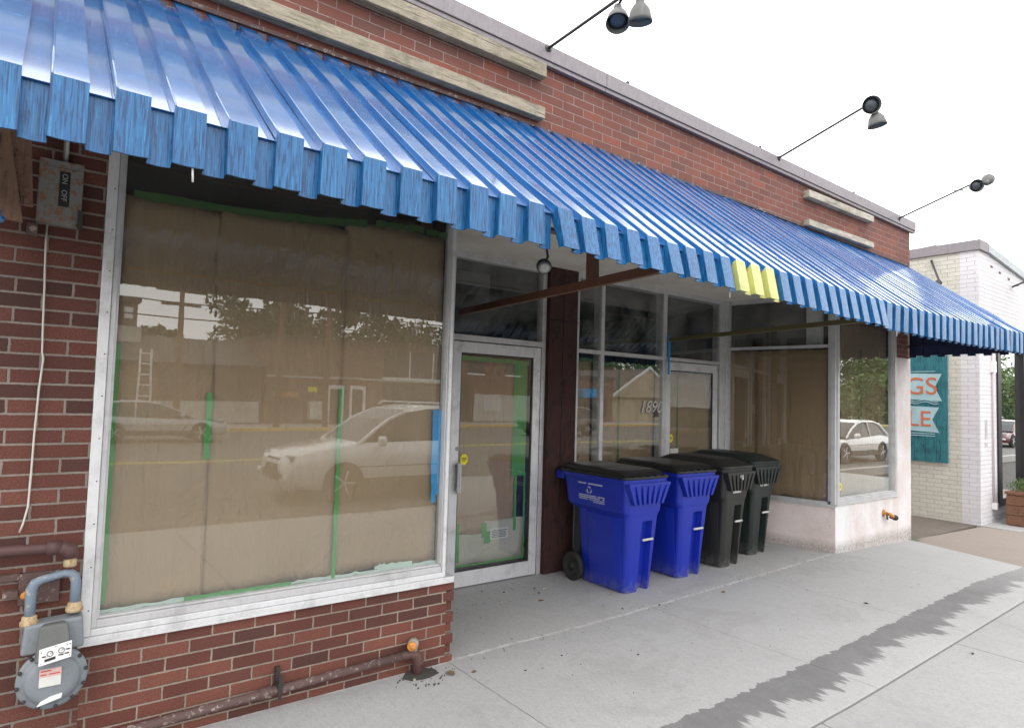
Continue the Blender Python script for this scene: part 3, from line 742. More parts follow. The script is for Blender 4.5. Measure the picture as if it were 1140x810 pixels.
# ------------------------------------------------------------------ blue awning
aw = thing('metal_awning', 'long blue painted corrugated metal awning over the shopfront', 'awning', (4.2, -.7, 2.6))
YF, RW, PER, N0 = -1.366, .092, .1588, -3
def zw(x):
    pts = [(-2, 3.10), (.0, 3.105), (.9, 3.112), (2.2, 3.14), (2.9, 3.15), (4.2, 3.132), (5.4, 3.107), (7, 3.084), (9.2, 3.066)]
    for (a, za), (b, zb) in zip(pts, pts[1:]):
        if x <= b: return za+(zb-za)*(x-a)/(b-a)
    return 3.066
def zf(x):
    pts = [(-2, 2.03), (1.2, 2.036), (2.3, 2.014), (4, 2.010), (5.2, 1.990), (6.6, 2.004), (9.2, 2.045)]
    for (a, za), (b, zb) in zip(pts, pts[1:]):
        if x <= b: return za+(zb-za)*(x-a)/(b-a)
    return 2.04
def zb(x):
    pts = [(-2, 1.848), (.0, 1.874), (1.4, 1.872), (2.3, 1.862), (3, 1.846), (4, 1.824), (5.1, 1.806), (6.4, 1.81), (9.2, 1.846)]
    for (a, za), (b, zb_) in zip(pts, pts[1:]):
        if x <= b: return za+(zb_-za)*(x-a)/(b-a)
    return 1.846
top = MB(); lining = MB(); val = MB(); val2 = MB(); yel = []
rnd = random.Random(3)
XL = -.557
k = 0; x = XL
ribs = []
while x < 8.93:
    ribs.append((k, x)); k += 1; x += PER
def kick(x):
    return .040 if 1.50 < x < 5.0 else 0.
NS = 6
for k, x in ribs:
    xr = x + RW; xn = x + PER
    dz = rnd.uniform(-.003, .003); dyf = rnd.uniform(-.004, .004); sk = rnd.uniform(-.004, .004)
    if 1.45 < x < 1.62: sk = .022; dyf = -.012
    st = .032; kk = kick(x)
    rise = rnd.uniform(-.004, .004)
    def line(px, off, j):
        t = j/NS; y = -.004 + (YF+.004)*t
        wob = .0025*math.sin(t*5+k*1.7)
        return (px, y, zw(px)*(1-t)+zf(px)*t + off*(1) + wob + (dz if 0 < t else 0))
    # raised pan: top strip with two side walls; recess strip
    A = [line(x, st, j) for j in range(NS+1)]; B = [line(xr, st, j) for j in range(NS+1)]
    A0 = [line(x, 0, j) for j in range(NS+1)]; B0 = [line(xr, 0, j) for j in range(NS+1)]
    C0 = [line(min(xn, 9.0), 0, j) for j in range(NS+1)]
    yo = YF - .018 + dyf
    A[-1] = (x, yo, A[-1][2]-.010); B[-1] = (xr, yo, B[-1][2]-.010)
    th = -.003
    # small lip so the raised edges catch light
    for P, Q in ((A0, A), (A, B), (B, B0), (B0, C0)):
        vs = []; fs = []
        for a, b in zip(P, Q): vs += [a, b]
        for j in range(NS): fs.append((2*j, 2*j+1, 2*j+3, 2*j+2))
        top.add(vs, fs)
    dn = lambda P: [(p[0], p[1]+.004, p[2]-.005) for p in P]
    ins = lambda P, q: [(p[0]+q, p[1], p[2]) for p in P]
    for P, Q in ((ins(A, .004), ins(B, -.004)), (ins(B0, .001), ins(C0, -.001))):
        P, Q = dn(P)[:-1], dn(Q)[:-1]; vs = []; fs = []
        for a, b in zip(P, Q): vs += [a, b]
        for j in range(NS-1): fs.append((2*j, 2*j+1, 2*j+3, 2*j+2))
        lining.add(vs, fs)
    # seam bead along the left edge of each raised pan
    bead = [(a[0]+.002, a[1], a[2]+.001) for a in A]
    top.tube(bead, .0035, 5)
    isy = 2.80 < x < 3.27
    vv = MB() if isy else (val if x < 2.8 else val2)
    zbot = zb(x) + rnd.uniform(-.004, .004)
    yb = yo + .002 - kk + rnd.uniform(-.005, .005)
    bow = .0015
    def vst(xa, xb, yt, ybm, ztop, zlo, s, dip):
        # slightly bowed strip with a lower lip turned inwards
        n = 5; T_ = []; M_ = []; L_ = []; I_ = []
        for i in range(n+1):
            t = i/n; xx = xa+(xb-xa)*t; bo = bow*math.sin(math.pi*t)
            T_.append((xx, yt, ztop)); M_.append((xx+s*.5, (yt+ybm)/2-bo*.5, (ztop+zlo)/2)); L_.append((xx+s, ybm-bo, zlo-dip*math.sin(math.pi*t))); I_.append((xx+s, ybm-bo+.014, zlo-dip*math.sin(math.pi*t)+.002))
        vs = T_+M_+L_+I_; w = n+1; fs = []
        for r_ in range(3):
            for i in range(n): fs.append((r_*w+i, r_*w+i+1, (r_+1)*w+i+1, (r_+1)*w+i))
        vv.add(vs, fs, 0, False)
        return (T_[0], L_[0], T_[-1], L_[-1])
    ztop_r = A[-1][2]; ztop_c = C0[-1][2]
    f1 = vst(x, xr, yo, yb, ztop_r, zbot, sk, .003)
    f2 = vst(xr, min(xn, 9.0), YF+.014, YF+.016-kk, ztop_c, zbot-.007, sk*.4, .003)
    # side returns of the raised valance
    vv.add([f1[0], f1[1], (f1[1][0], YF+.018-kk, f1[1][2]), (x, YF+.016, ztop_c)], [(0,1,2,3)])
    vv.add([f1[2], f1[3], (f1[3][0], YF+.018-kk, f1[3][2]), (xr, YF+.016, ztop_c)], [(0,1,2,3)])
    top.add([(xr, YF+.002, ztop_c), (min(xn,9.0), YF+.002, ztop_c), (min(xn,9.0), YF+.014, ztop_c), (xr, YF+.014, ztop_c)], [(0,1,2,3)])
    if isy: yel.append(vv)
def solid(o, th, off=-1):
    s = o.modifiers.new('s', 'SOLIDIFY'); s.thickness = th; s.offset = off
o = top.build('canopy', M['blue_top'], aw); solid(o, .0012, 0)
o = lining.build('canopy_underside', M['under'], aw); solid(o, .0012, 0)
o = val.build('valance', M['blue_val'], aw); solid(o, .0012, 0)
o = val2.build('valance', M['blue_val'], aw, label='far stretch of the blue valance'); solid(o, .0012, 0)
for v in yel:
    o = v.build('valance_panel', M['yellow_val'], aw, label='pale yellow unpainted valance panel'); solid(o, .0012, 0)
mb = MB(); 
for a, b in ((-1.0, 2), (2.002, 5), (5.002, 9.0)):
    mb.hexa([(a,-.018,zw(a)+.028),(b,-.018,zw(b)+.028),(b,-.001,zw(b)+.028),(a,-.001,zw(a)+.028),(a,-.018,zw(a)+.052),(b,-.018,zw(b)+.052),(b,-.001,zw(b)+.052),(a,-.001,zw(a)+.052)])
mb.build('wall_flashing', M['pipe_dusty'], aw)
for k, x in ribs:     # dark closing blocks between the pan tops
    if rnd.random() < .6:
        mb = MB(); w_ = rnd.uniform(.025, .055); q = rnd.uniform(0, .008); mb.box(x+RW+.004+q, x+RW+.004+q+w_, -.030, -.001, zw(x)-.03, zw(x)+rnd.uniform(.004, .018))
        mb.build('closure_block', M['navy'], aw)
mb = MB()     # frame: angle irons under the sheet
mb.tube([(-.55, -1.30, 1.975), (9.0, -1.30, 1.965)], .016, 6); mb.tube([(-.55, -.65, 2.50), (9.0, -.65, 2.50)], .016, 6)
mb.build('frame_rail', M['brown_steel'], aw)
# far end panel: corrugated triangle, navy, with a scalloped foot
mb = MB(); n = 16
for i in range(n):
    y0 = -.02 - (1.33)*i/n; y1 = -.02 - 1.33*(i+1)/n; off = .0 if i % 2 else .02
    z0a = 3.07 + (2.03-3.07)*(-y0/1.366); z1a = 3.07 + (2.03-3.07)*(-y1/1.366); zl = 1.862 + (.022 if i % 2 else 0)
    mb.hexa([(8.955+off, y0, zl), (8.955+off, y1, zl), (8.985+off, y1, zl), (8.985+off, y0, zl), (8.955+off, y0, z0a), (8.955+off, y1, z1a), (8.985+off, y1, z1a), (8.985+off, y0, z0a)])
mb.box(8.93, 8.953, -1.34, -.02, 1.99, 2.02)
mb.build('end_panel', M['navy'], aw)
mb = MB(); mb.poly_prism([(-.625, -.02, 1.86), (-.625, -.02, 3.06), (-.625, -1.35, 2.03), (-.625, -1.35, 1.86)], (-.01, 0, 0)); mb.build('end_panel', M['navy'], aw)  # unseen near end panel, added to darken the bricks at the left
def bar(mb, a, b, w, h):
    a = Vector(a); b = Vector(b); d = (b-a).normalized(); s = d.cross(Vector((0,0,1))).normalized()*w/2; u = Vector((0,0,h/2))
    mb.hexa([a-s-u, a+s-u, b+s-u, b-s-u, a-s+u, a+s+u, b+s+u, b-s+u])
mb = MB(); bar(mb, (2.69, 1.27, 1.93), (2.345, -1.30, 1.905), .035, .055); bar(mb, (2.42, -.625, 1.94), (2.42, -.625, 2.50), .045, .06) if False else mb.box(2.415, 2.455, -.72, -.64, 1.93, 2.50)
mb.build('bracket_arm', M['brown_steel'], aw, .002, label='long brown steel bracket arm')
mb = MB(); bar(mb, (5.56, 1.225, 1.905), (4.96, -1.30, 1.885), .03, .042); mb.build('bracket_arm', M['olive_steel'], aw, .002, label='olive steel bracket arm')
for (x, z) in ((-.02, 1.858), (2.9, 1.83), (5.2, 1.79), (8.0, 1.80)):
    mb = MB(); mb.tube([(x, -1.37, z+.02), (x+.003, -1.37, z-.03)], .0035, 6); mb.build('hanging_screw', M['offwhite'], aw)
# lamp under the awning edge
hl = thing('hanging_lamp', 'small round dark lamp hanging under the awning edge above the door', 'lamp', (1.84, -.9, 1.95))
mb = MB(); mb.lathe((1.845, -.9, 1.905), (-.35, -.75, -.55), [(.012, -.03), (.036, -.02), (.042, 0), (.042, .022), (.038, .024)], 18); mb.build('housing', M['rod'], hl)
mb = MB(); mb.lathe((1.845, -.9, 1.905), (-.35, -.75, -.55), [(.036, .0245), (.020, .030), (.002, .032)], 18); mb.build('lens', M['lamp_glass'], hl)
mb = MB(); mb.tube([(1.855, -.9, 1.93), (1.875, -.9, 1.96), (1.865, -.9, 2.0), (1.865, -.9, 2.30)], .007, 8); mb.build('stem', M['rod'], hl)

# ------------------------------------------------------------------ flood lamps on rods
def flood(x, zbase, tip, heads, label):
    t = thing('sign_lamp', label, 'lamp', (x, -.05, zbase), group='flood lamps on rods along the roof edge')
    mb = MB(); mb.tube([(x, -.03, zbase-.01), (x, tip[0], tip[1])], .011, 8); mb.lathe((x, -.045, zbase-.008), (0, -1, .2), [(.03, 0), (.03, .01)], 10)
    mb.build('rod', M['rod'], t)
    for (c, ax, s) in heads:
        c = Vector(c); ax = Vector(ax).normalized()
        mb = MB(); mb.lathe(c, ax, [(.012*s, -.155*s), (.034*s, -.145*s), (.036*s, -.085*s), (.052*s, -.07*s), (.078*s, -.03*s), (.092*s, .03*s), (.098*s, .06*s), (.094*s, .06*s), (.085*s, .02*s), (.05*s, -.045*s)], 26)
        h = mb.build('lamp_head', M['lamp_grey'], t)
        mb = MB(); mb.lathe(c, ax, [(.084*s, .015*s), (.05*s, .03*s), (.002, .036*s)], 22); mb.build('lens', M['lamp_in'], h)
        mb = MB(); mb.tube([c - ax*.15*s, ((c-ax*.18*s)+Vector((x, tip[0], tip[1])))/2 + Vector((0,0,.015)), Vector((x, tip[0], tip[1]))], .009, 8); mb.build('knuckle', M['rod'], h)
flood(2.54, 3.776, (-.85, 3.80), [((2.53, -.765, 3.655), (-.25, -.25, -.85), .80), ((2.56, -.93, 3.615), (.15, .10, -1), .80)], 'nearest flood lamp on a rod, two bell heads above the long timber battens')
flood(5.69, 3.745, (-.93, 3.99), [((5.67, -.965, 3.965), (-.75, -.62, -.28), .84), ((5.74, -.99, 3.835), (.15, -.1, -1), .84)], 'middle flood lamp on a rod above the plain brick stretch, one head facing the viewer')
flood(8.60, 3.678, (-.86, 3.925), [((8.58, -.905, 3.885), (-.75, -.62, -.25), .78), ((8.68, -1.0, 3.95), (.75, .1, .5), .7)], 'farthest flood lamp on a rod near the right corner of the brick roof')

# ------------------------------------------------------------------ left pier fittings
sb = thing('switch_box', 'rusty grey electric switch box on the brick pier under the awning', 'switch box', (-.325, -.04, 1.90))
mb = MB(); mb.box(-.415, -.248, -.075, -.001, 1.895, 2.185); b_ = mb.build('box', M['box_grey'], sb, .004)
mb = MB(); mb.box(-.412, -.251, -.080, -.0755, 1.905, 2.150); cv = mb.build('cover', M['box_grey'], sb, .003)
mb = MB(); mb.box(-.338, -.298, -.0825, -.0805, 1.975, 2.135); pl = mb.build('name_plate', M['black'], sb, .001)
TF = lambda p: Vector((p.x, p.y, p.z))
text('lettering', 'ON', TF, -.328, 2.126, .030, -.0832, M['galv'], pl, rot=-math.pi/2)
text('lettering', 'OFF', TF, -.328, 2.052, .030, -.0832, M['galv'], pl, rot=-math.pi/2)
mb = MB(); mb.box(-.262, -.243, -.095, -.06, 1.885, 1.965); mb.build('switch_lever', M['rod'], sb, .002)
mb = MB(); mb.tube([(-.32, -.035, 2.185), (-.32, -.035, 2.9)], .012, 10); mb.build('conduit', M['galv'], sb)
cd = MB(); pts = []
for t, (x, z) in enumerate(((-.372, 1.90), (-.372, 1.80), (-.366, 1.62), (-.362, 1.45), (-.358, 1.31), (-.355, 1.30), (-.352, 1.285), (-.36, 1.15), (-.366, .95), (-.368, .75), (-.371, .62), (-.385, .545), (-.395, .51))): pts.append((x, -.018, z))
cd.tube(pts, .0042, 8)
single('white_cable', cd, M['cord'], 'thin white cord hanging down the brick pier from the switch box', 'cord')
mb = MB(); mb.T = None
pk = thing('plank_brace', 'two leaning brown planks under the near end of the awning', 'plank brace', (-.5, -.45, 1.9))
mb.hexa([(-.62,-.52,1.80),(-.452,-.52,1.79),(-.452,-.49,1.79),(-.62,-.49,1.80),(-.68,-.52,2.22),(-.522,-.52,2.20),(-.522,-.49,2.20),(-.68,-.49,2.22)]); mb.build('plank', M['plank'], pk, .003)
mb = MB(); mb.hexa([(-.52,-.40,1.885),(-.425,-.40,1.885),(-.425,-.37,1.885),(-.52,-.37,1.885),(-.55,-.40,2.3),(-.455,-.40,2.3),(-.455,-.37,2.3),(-.55,-.37,2.3)]); mb.build('plank', M['plank'], pk, .003)
mb = MB()
for i, (x, z, r) in enumerate(((-.575, 1.925, .017), (-.562, 1.89, .016), (-.553, 1.855, .018), (-.540, 1.82, .018), (-.528, 1.79, .015), (-.517, 1.768, .015))): mb.sphere((x, -.62, z), r, n=12)
mb.tube([(-.60, -.62, 2.05), (-.575, -.62, 1.92)], .005, 6)
single('blue_chain', mb, M['chain'], 'blue painted ball chain hanging beside the planks', 'chain')
mb = MB(); mb.box(-.445, -.405, -.09, -.002, 1.835, 1.88); single('wall_clip', mb, M['pipe_dusty'], 'small square metal clip on the bricks below the planks', 'clip', .003)

# gas meter ----------------------------------------------------------------
gm = thing('gas_meter', 'grey gas meter with round drum and twin blue pipes on the brick pier', 'gas meter', (-.25, -.16, -.2))
cx, cz = -.245, -.115
mb = MB(); mb.lathe((cx, -.03, cz), (0, -1, 0), [(.085, 0), (.118, .01), (.124, .075), (.130, .078), (.130, .094), (.118, .096), (.108, .098), (.100, .110), (.096, .118), (.07, .122), (.002, .124)], 40)
drum = mb.build('drum', M['meter'], gm)
for k in range(12):
    mb = MB(); a = 2*math.pi*k/12+.15; mb.lathe((cx+.124*math.cos(a), -.124, cz+.124*math.sin(a)), (0, -1, 0), [(.0075, -.012), (.0085, 0), (.0075, .009), (.004, .011)], 8)
    mb.build('bolt', M['rod'], drum)
mb = MB(); mb.hexa([(-.365,-.13,.00),(-.135,-.13,.00),(-.135,-.03,.00),(-.365,-.03,.00),(-.355,-.13,.125),(-.145,-.13,.135),(-.145,-.03,.135),(-.355,-.03,.125)])
mb.build('meter_head', M['meter'], gm, .012, 3)
mb = MB(); mb.hexa([(-.315,-.20,-.02),(-.182,-.20,.0),(-.182,-.13,.0),(-.315,-.13,-.02),(-.305,-.165,.125),(-.20,-.165,.13),(-.215,-.13,.135),(-.29,-.13,.13)])
dl = mb.build('dial_housing', M['lamp_grey'], gm, .010, 3)
mb = MB(); mb.hexa([(-.300,-.206,-.028),(-.186,-.206,-.008),(-.186,-.200,-.008),(-.300,-.200,-.028),(-.300,-.198,.038),(-.186,-.198,.058),(-.186,-.190,.058),(-.300,-.190,.038)])
fc = mb.build('dial_face', M['white'], dl, .001)
for cx2 in (-.262, -.222):
    mb = MB(); c0 = (cx2, -.2026, .022+(cx2+.243)*.17)
    mb.lathe(c0, (0, -1, .12), [(.0115, .0005), (.0115, .0022), (.0095, .0022), (.0095, .0005)], 20, cap=False)
    mb.tube([(cx2, -.2055, c0[2]), (cx2+.006, -.2055, c0[2]+.005)], .0011, 4)
    mb.build('dial', M['rod'], fc)
mb = MB()
for dx, dz in ((-.292, .028), (-.292, -.018), (-.192, .048), (-.192, .0), (-.243, .045), (-.203, .045)): mb.lathe((dx, -.2035, dz), (0, -1, .1), [(.0022, -.002), (.0022, .002), (.001, .0025)], 6)
mb.build('rivet', M['rod'], fc)
mb = MB()
mb.hexa([(-.280,-.2085,-.012),(-.242,-.2085,-.005),(-.242,-.2055,-.005),(-.280,-.2055,-.012),(-.280,-.2075,-.002),(-.242,-.2075,.005),(-.242,-.2045,.005),(-.280,-.2045,-.002)])
mb.build('counter', M['black'], fc)
for a, b, z in ((-.232, -.214, .006), (-.210, -.194, .009), (-.206, -.192, .026), (-.290, -.276, .008)):
    mb = MB(); mb.hexa([(a,-.2072,z),(b,-.2072,z),(b,-.2040,z),(a,-.2040,z),(a,-.2068,z+.004),(b,-.2068,z+.004),(b,-.2036,z+.004),(a,-.2036,z+.004)]); mb.build('printed_line', M['rod'], fc)
mb = MB(); mb.box(cx-.048, cx+.030, -.1585, -.150, cz-.02, cz+.055); lb = mb.build('rating_label', M['offwhite'], drum)
mb = MB(); mb.box(cx-.048, cx+.030, -.1600, -.1586, cz+.022, cz+.055); rl = mb.build('label_band', M['pinklabel'], lb)
mb = MB()
for (a, b, z) in ((-.044, -.006, .045), (-.044, -.022, .030), (-.014, .024, .030)): mb.box(cx+a, cx+b, -.1606, -.1601, cz+z, cz+z+.005)
mb.build('printed_lines', M['red'], lb)
mb = MB(); mb.add([(cx-.05,-.1600,cz-.098),(cx+.035,-.1600,cz-.078),(cx+.038,-.1600,cz-.060),(cx-.002,-.1600,cz-.066),(cx-.038,-.1600,cz-.082),(cx-.05,-.150,cz-.098),(cx+.035,-.150,cz-.078),(cx+.038,-.150,cz-.060),(cx-.002,-.150,cz-.066),(cx-.038,-.150,cz-.082)],
   [(0,1,2,3,4),(9,8,7,6,5),(0,5,6,1),(1,6,7,2),(2,7,8,3),(3,8,9,4),(4,9,5,0)]); mb.build('curved_label', M['white'], drum)
LX, RX = -.340, -.178
mb = MB(); mb.tube([(LX, -.085, .12), (LX, -.085, .24), (LX+.001, -.085, .272), (LX+.012, -.085, .296), (LX+.035, -.085, .308), (-.225, -.085, .325), (-.200, -.085, .322), (RX-.006, -.085, .306), (RX, -.085, .28), (RX, -.085, .16)], [.020, .021, .022, .021, .018, .016, .019, .022, .021, .021], 14)
mb.build('pipe_loop', M['meter_pipe'], gm)
mb = MB()
for x, z in ((LX, .115), (RX, .150)): mb.lathe((x, -.085, z), (0, 0, 1), [(.030, 0), (.034, .004), (.034, .020), (.028, .024), (.028, .040), (.023, .044)], 12)
mb.lathe((-.205, -.085, .352), (0, 0, 1), [(.020, 0), (.026, .004), (.026, .03), (.022, .034), (.024, .05)], 12)
mb.build('union_nut', M['union'], gm)
mb = MB(); mb.tube([(-1.4, -.07, .455), (-.45, -.075, .445), (-.285, -.08, .442), (-.235, -.085, .438), (-.207, -.085, .425), (-.205, -.085, .392)], [.024, .024, .024, .032, .034, .030], 14); mb.tube([(-.295, -.08, .442), (-.24, -.083, .440)], .032, 14)
mb.build('supply_pipe', M['pipe_brown'], gm)
mb = MB(); mb.box(-.385, -.235, -.030, -.002, .19, .33); mb.box(-.44, -.385, -.05, -.002, .235, .262); mb.box(-.50, -.37, -.025, -.002, .300, .330); mb.build('wall_bracket', M['pipe_dusty'], gm, .003)
mb = MB(); mb.lathe((-.36, -.03, .235), (0, -1, 0), [(.018, 0), (.018, .01), (.008, .016)], 10); mb.build('bracket_bolt', M['orange'], gm)

# low pipe along the wall
lp = thing('wall_pipe', 'long rusty pipe with an orange cap running low along the brick wall', 'pipe', (1.0, -.06, -.44))
def zp(x): return -.508 + (x+.2)*.0600 if x < 1.5 else -.405
mb = MB(); mb.tube([(-.6, -.05, -.478), (.45, -.05, -.449), (1.0, -.05, -.436), (1.50, -.05, -.424)], .0235, 14); mb.lathe((.70, -.05, -.4432), (1, 0, .027), [(.030, -.03), (.030, .03)], 14)
mb.build('pipe_run', M['pipe_dusty'], lp)
mb = MB(); mb.tube([(1.50, -.05, -.424), (1.56, -.05, -.422), (1.60, -.055, -.435), (1.615, -.06, -.47), (1.617, -.06, -.62)], [.025, .031, .034, .033, .025], 14); mb.lathe((1.617, -.06, -.500), (0, 0, 1), [(.032, 0), (.032, .03)], 14); mb.build('elbow', M['pipe_brown'], lp)
mb = MB(); mb.lathe((1.585, -.05, -.365), (-.45, -.85, 0), [(.030, -.035), (.034, .0), (.030, .03)], 14); mb.tube([(1.59, -.045, -.42), (1.588, -.048, -.35)], .026, 12); mb.build('tee', M['scale_grey'], lp)
mb = MB(); mb.lathe((1.555, -.085, -.362), (-.45, -.85, 0), [(.024, -.01), (.028, 0), (.027, .012), (.021, .016), (.010, .017), (.009, .023), (.001, .024)], 16); mb.build('cap', M['orange'], lp)
mb = MB(); mb.box(.755, .785, -.075, -.001, -.425, -.405); mb.box(.760, .780, -.079, -.070, -.485, -.36); mb.box(.758, .782, -.03, -.001, -.405, -.33); mb.build('pipe_clamp', M['rod'], lp, .002)
# hole in the concrete round the pipe foot
mb = MB(); rr = random.Random(8); ring = [(1.625+.125*math.cos(a)*(1+rr.uniform(-.15, .15)), -.075+.075*math.sin(a)*(1+rr.uniform(-.15, .15)), -.5455) for a in [2*math.pi*k/18 for k in range(18)]]
mb.poly_prism(ring, (0, 0, -.004)); single('pavement_hole', mb, M['joint_dirt'], None, None, kind='structure')

# ------------------------------------------------------------------ wheeled carts
def ring(hw, y0, y1, z, r, notch=None, n=5):
    """rounded rectangle, y0 front; notch=(halfwidth, depth, offset)"""
    P = []
    for cx_, cy_, a0 in ((hw-r, y0+r, -90), (hw-r, y1-r, 0), (-hw+r, y1-r, 90), (-hw+r, y0+r, 180)):
        for i in range(n+1):
            a = R(a0 + 90*i/n); P.append((cx_+r*math.cos(a), cy_+r*math.sin(a), z))
    nw, nd, no = notch if notch else (.055, 0., 0.)
    P += [(-nw+no-.012, y0, z), (-nw+no, y0+nd, z), (nw+no, y0+nd, z), (nw+no+.012, y0, z)]
    return P
def make_cart(kind, body, label, x, y, rz, sc=(1, 1, 1), bag=False):
    t = thing('wheeled_cart', label, 'trash cart', (0, 0, 0), group='wheeled carts lined up in the entrance recess')
    D = .86; NT = (.058, .07, .05)
    secs = [  # z, halfwidth, front, back, radius, notch depth
        (0.000, .165, .105, .66, .05, .07), (.02, .172, .100, .69, .05, .07), (.30, .188, .075, .71, .05, .07), (.55, .203, .052, .725, .05, .07),
        (.615, .207, .046, .73, .05, .066), (.635, .208, .044, .73, .05, 0.), (.68, .212, .040, .735, .05, 0.), (.715, .238, .034, .84, .055, 0.), (.735, .243, .032, .86, .055, 0.),
        (.95, .262, .012, .885, .055, 0.), (.975, .265, .010, .89, .055, 0.), (.980, .285, -.008, .905, .06, 0.), (1.015, .287, -.010, .908, .06, 0.)]
    mb = MB(); mb.loft([ring(hw, a, b, z, r, (NT[0], nd, NT[2])) for z, hw, a, b, r, nd in secs], True, 0, False)
    bo = mb.build('body', body, t, .004)
    for side in (-1, 1):   # moulded panel bulging from the lower flanks
        mb = MB(); rings = []
        for z, d in ((.01, .0), (.02, .016), (.60, .026), (.66, .022), (.675, .0)):
            k = .17 + (.205-.17)*z/.66
            rings.append([(side*(k-.02), .16, z), (side*(k+d*.4), .13, z), (side*(k+d), .22, z), (side*(k+d*1.1), .42, z), (side*(k+d*.8), .56, z), (side*(k-.02), .62, z)])
        mb.loft(rings, True, 0, False); mb.build('side_panel', body, bo, .006, 3)
    # fluted grab apron on the front
    mb = MB(); z1, z0 = .965, .795
    for i in range(13):
        a = -.272+.544*i/13; b = a+.544/13
        la = a*(.70); lb_ = b*.70; o1, o0 = (-.036, -.028) if i % 2 == 0 else (-.030, .004)
        mb.hexa([(la, o0, z0), (lb_, o0, z0), (lb_, .04, z0), (la, .04, z0), (a, o1, z1), (b, o1, z1), (b, .03, z1), (a, .03, z1)])
    mb.box(-.276, .276, -.037, .02, .960, .984)
    mb.build('grab_apron', body, bo, .003)
    mb = MB(); mb.tube([(-.018, .035, .47), (.115, .035, .47)], .011, 10); mb.build('stop_bar', M['offwhite'], t)
    # lid
    mb = MB()
    def lr(hw, a, b, z, rise=0): return [(p[0], p[1], p[2] + rise*(p[1]-a)/(b-a)) for p in ring(hw, a, b, z, .06)]
    if kind == 'flat':
        mb.loft([lr(.290, -.016, .93, 1.017), lr(.294, -.022, .935, 1.022), lr(.294, -.022, .935, 1.040), lr(.270, .02, .92, 1.048, .015), lr(.262, .05, .90, 1.075, .012), lr(.225, .11, .86, 1.088, .01)], True, 0, False)
    else:
        mb.loft([lr(.288, -.014, .93, 1.017), lr(.290, -.018, .935, 1.040), lr(.272, .03, .90, 1.060, .01), lr(.20, .16, .80, 1.105, .01), lr(.12, .25, .70, 1.112, .01)], True, 0, False)
    lid = mb.build('lid', M['cart_lid'] if kind == 'flat' else body, t, .006, 3)
    mb = MB()
    for i in range(5): mb.box(-.20+.1*i-.006, -.20+.1*i+.006, -.028, .05, 1.038, 1.052)
    if kind == 'flat': mb.build('lid_rib', M['cart_lid'], lid)
    mb = MB(); mb.tube([(-.25, .90, .985), (-.25, 1.0, 1.0), (.25, 1.0, 1.0), (.25, .90, .985)], .017, 10); mb.box(-.262, -.238, .88, 1.0, .94, 1.005); mb.box(.238, .262, .88, 1.0, .94, 1.005)
    mb.build('handle', body, t, .003)
    for s in (-1, 1):
        mb = MB(); mb.lathe((s*.215, .735, .128), (s, 0, 0), [(.128, 0), (.134, .008), (.134, .046), (.124, .052), (.09, .052), (.085, .040), (.035, .036), (.03, .054), (.012, .056)], 30)
        w = mb.build('wheel', M['rubber'], t)
        mb = MB(); mb.lathe((s*.262, .735, .128), (s, 0, 0), [(.028, 0), (.024, .012), (.005, .014)], 14); mb.build('hub', M['cart_lid'], w)
    mb = MB(); mb.tube([(-.22, .735, .128), (.22, .735, .128)], .012, 10); mb.box(-.18, .18, .70, .80, .10, .70); mb.build('axle_housing', M['cart_lid'], t)
    # printed marks (too small to read in the picture)
    mb = MB(); rn = random.Random(int(x*100))
    if kind == 'flat' and x < 4.5:
        X0 = -.2545
        def sidebox(ya, yb, za, zb_):
            f = lambda z: -(.243 + (z-.735)/(.95-.735)*.019) - .0018
            mb.hexa([(f(za), ya, za), (f(za), yb, za), (f(za)+.0015, yb, za), (f(za)+.0015, ya, za), (f(zb_), ya, zb_), (f(zb_), yb, zb_), (f(zb_)+.0015, yb, zb_), (f(zb_)+.0015, ya, zb_)])
        for row, (ya, yb, z, h) in enumerate(((.33, .66, .925, .013), (.31, .66, .815, .010), (.31, .66, .798, .010), (.31, .66, .781, .008), (.31, .46, .764, .008))):
            q = ya
            while q < yb:
                w_ = rn.uniform(.008, .030)
                if rn.random() < .85: sidebox(q, min(q+w_, yb), z, z+h)
                q += w_+.005
        pr = mb.build('printed_text', M['print'], bo)
        mb = MB()   # three chasing arrows
        for k in range(3):
            a0 = math.pi/2 + k*2*math.pi/3
            cxx, czz, rr_ = .51, .872, .030
            P = []
            for da, rad in ((-.75, rr_*.95), (-.1, rr_*1.12), (.28, rr_*.9)): P.append((cxx+rad*math.cos(a0+da), czz+rad*math.sin(a0+da)))
            for (p, q2) in zip(P, P[1:]):
                f = -(.243 + (czz-.735)/(.215)*.019) - .0022
                mb.tube([(f, p[0], p[1]), (f, q2[0], q2[1])], .0042, 5)
            tip = P[-1]; mb.lathe((-(.243+(czz-.735)/.215*.019)-.0022, tip[0], tip[1]), (0, -math.sin(a0+.6), math.cos(a0+.6)), [(.009, 0), (.001, .013)], 6)
        mb.build('recycling_arrows', M['print'], bo)
    if kind == 'dome':
        q = -.09
        while q < .07:
            w_ = rn.uniform(.008, .016)
            if rn.random() < .8: mb.box(q, q+w_, .0225-.004, .0225, .765, .785)
            q += w_+.005
        mb.build('printed_text', M['offwhite'], bo)
        mb = MB()
        if x < 6:
            for q in (-.03, -.005, .02): mb.box(q, q+.006, -.0395, -.030, .925, .955)
            mb.lathe((.01, -.034, .915), (0, -1, 0), [(.014, 0), (.012, .006)], 8)
            mb.build('painted_mark', M['offwhite'], bo)
    t.location = (x, y, gz(x)); t.rotation_euler = (0, 0, rz); t.scale = sc
    return t
make_cart('flat', M['cart_blue'], 'nearest bright blue recycling cart with white printing on its side', 4.085, .25, R(0), (1.0, .95, 1.0))
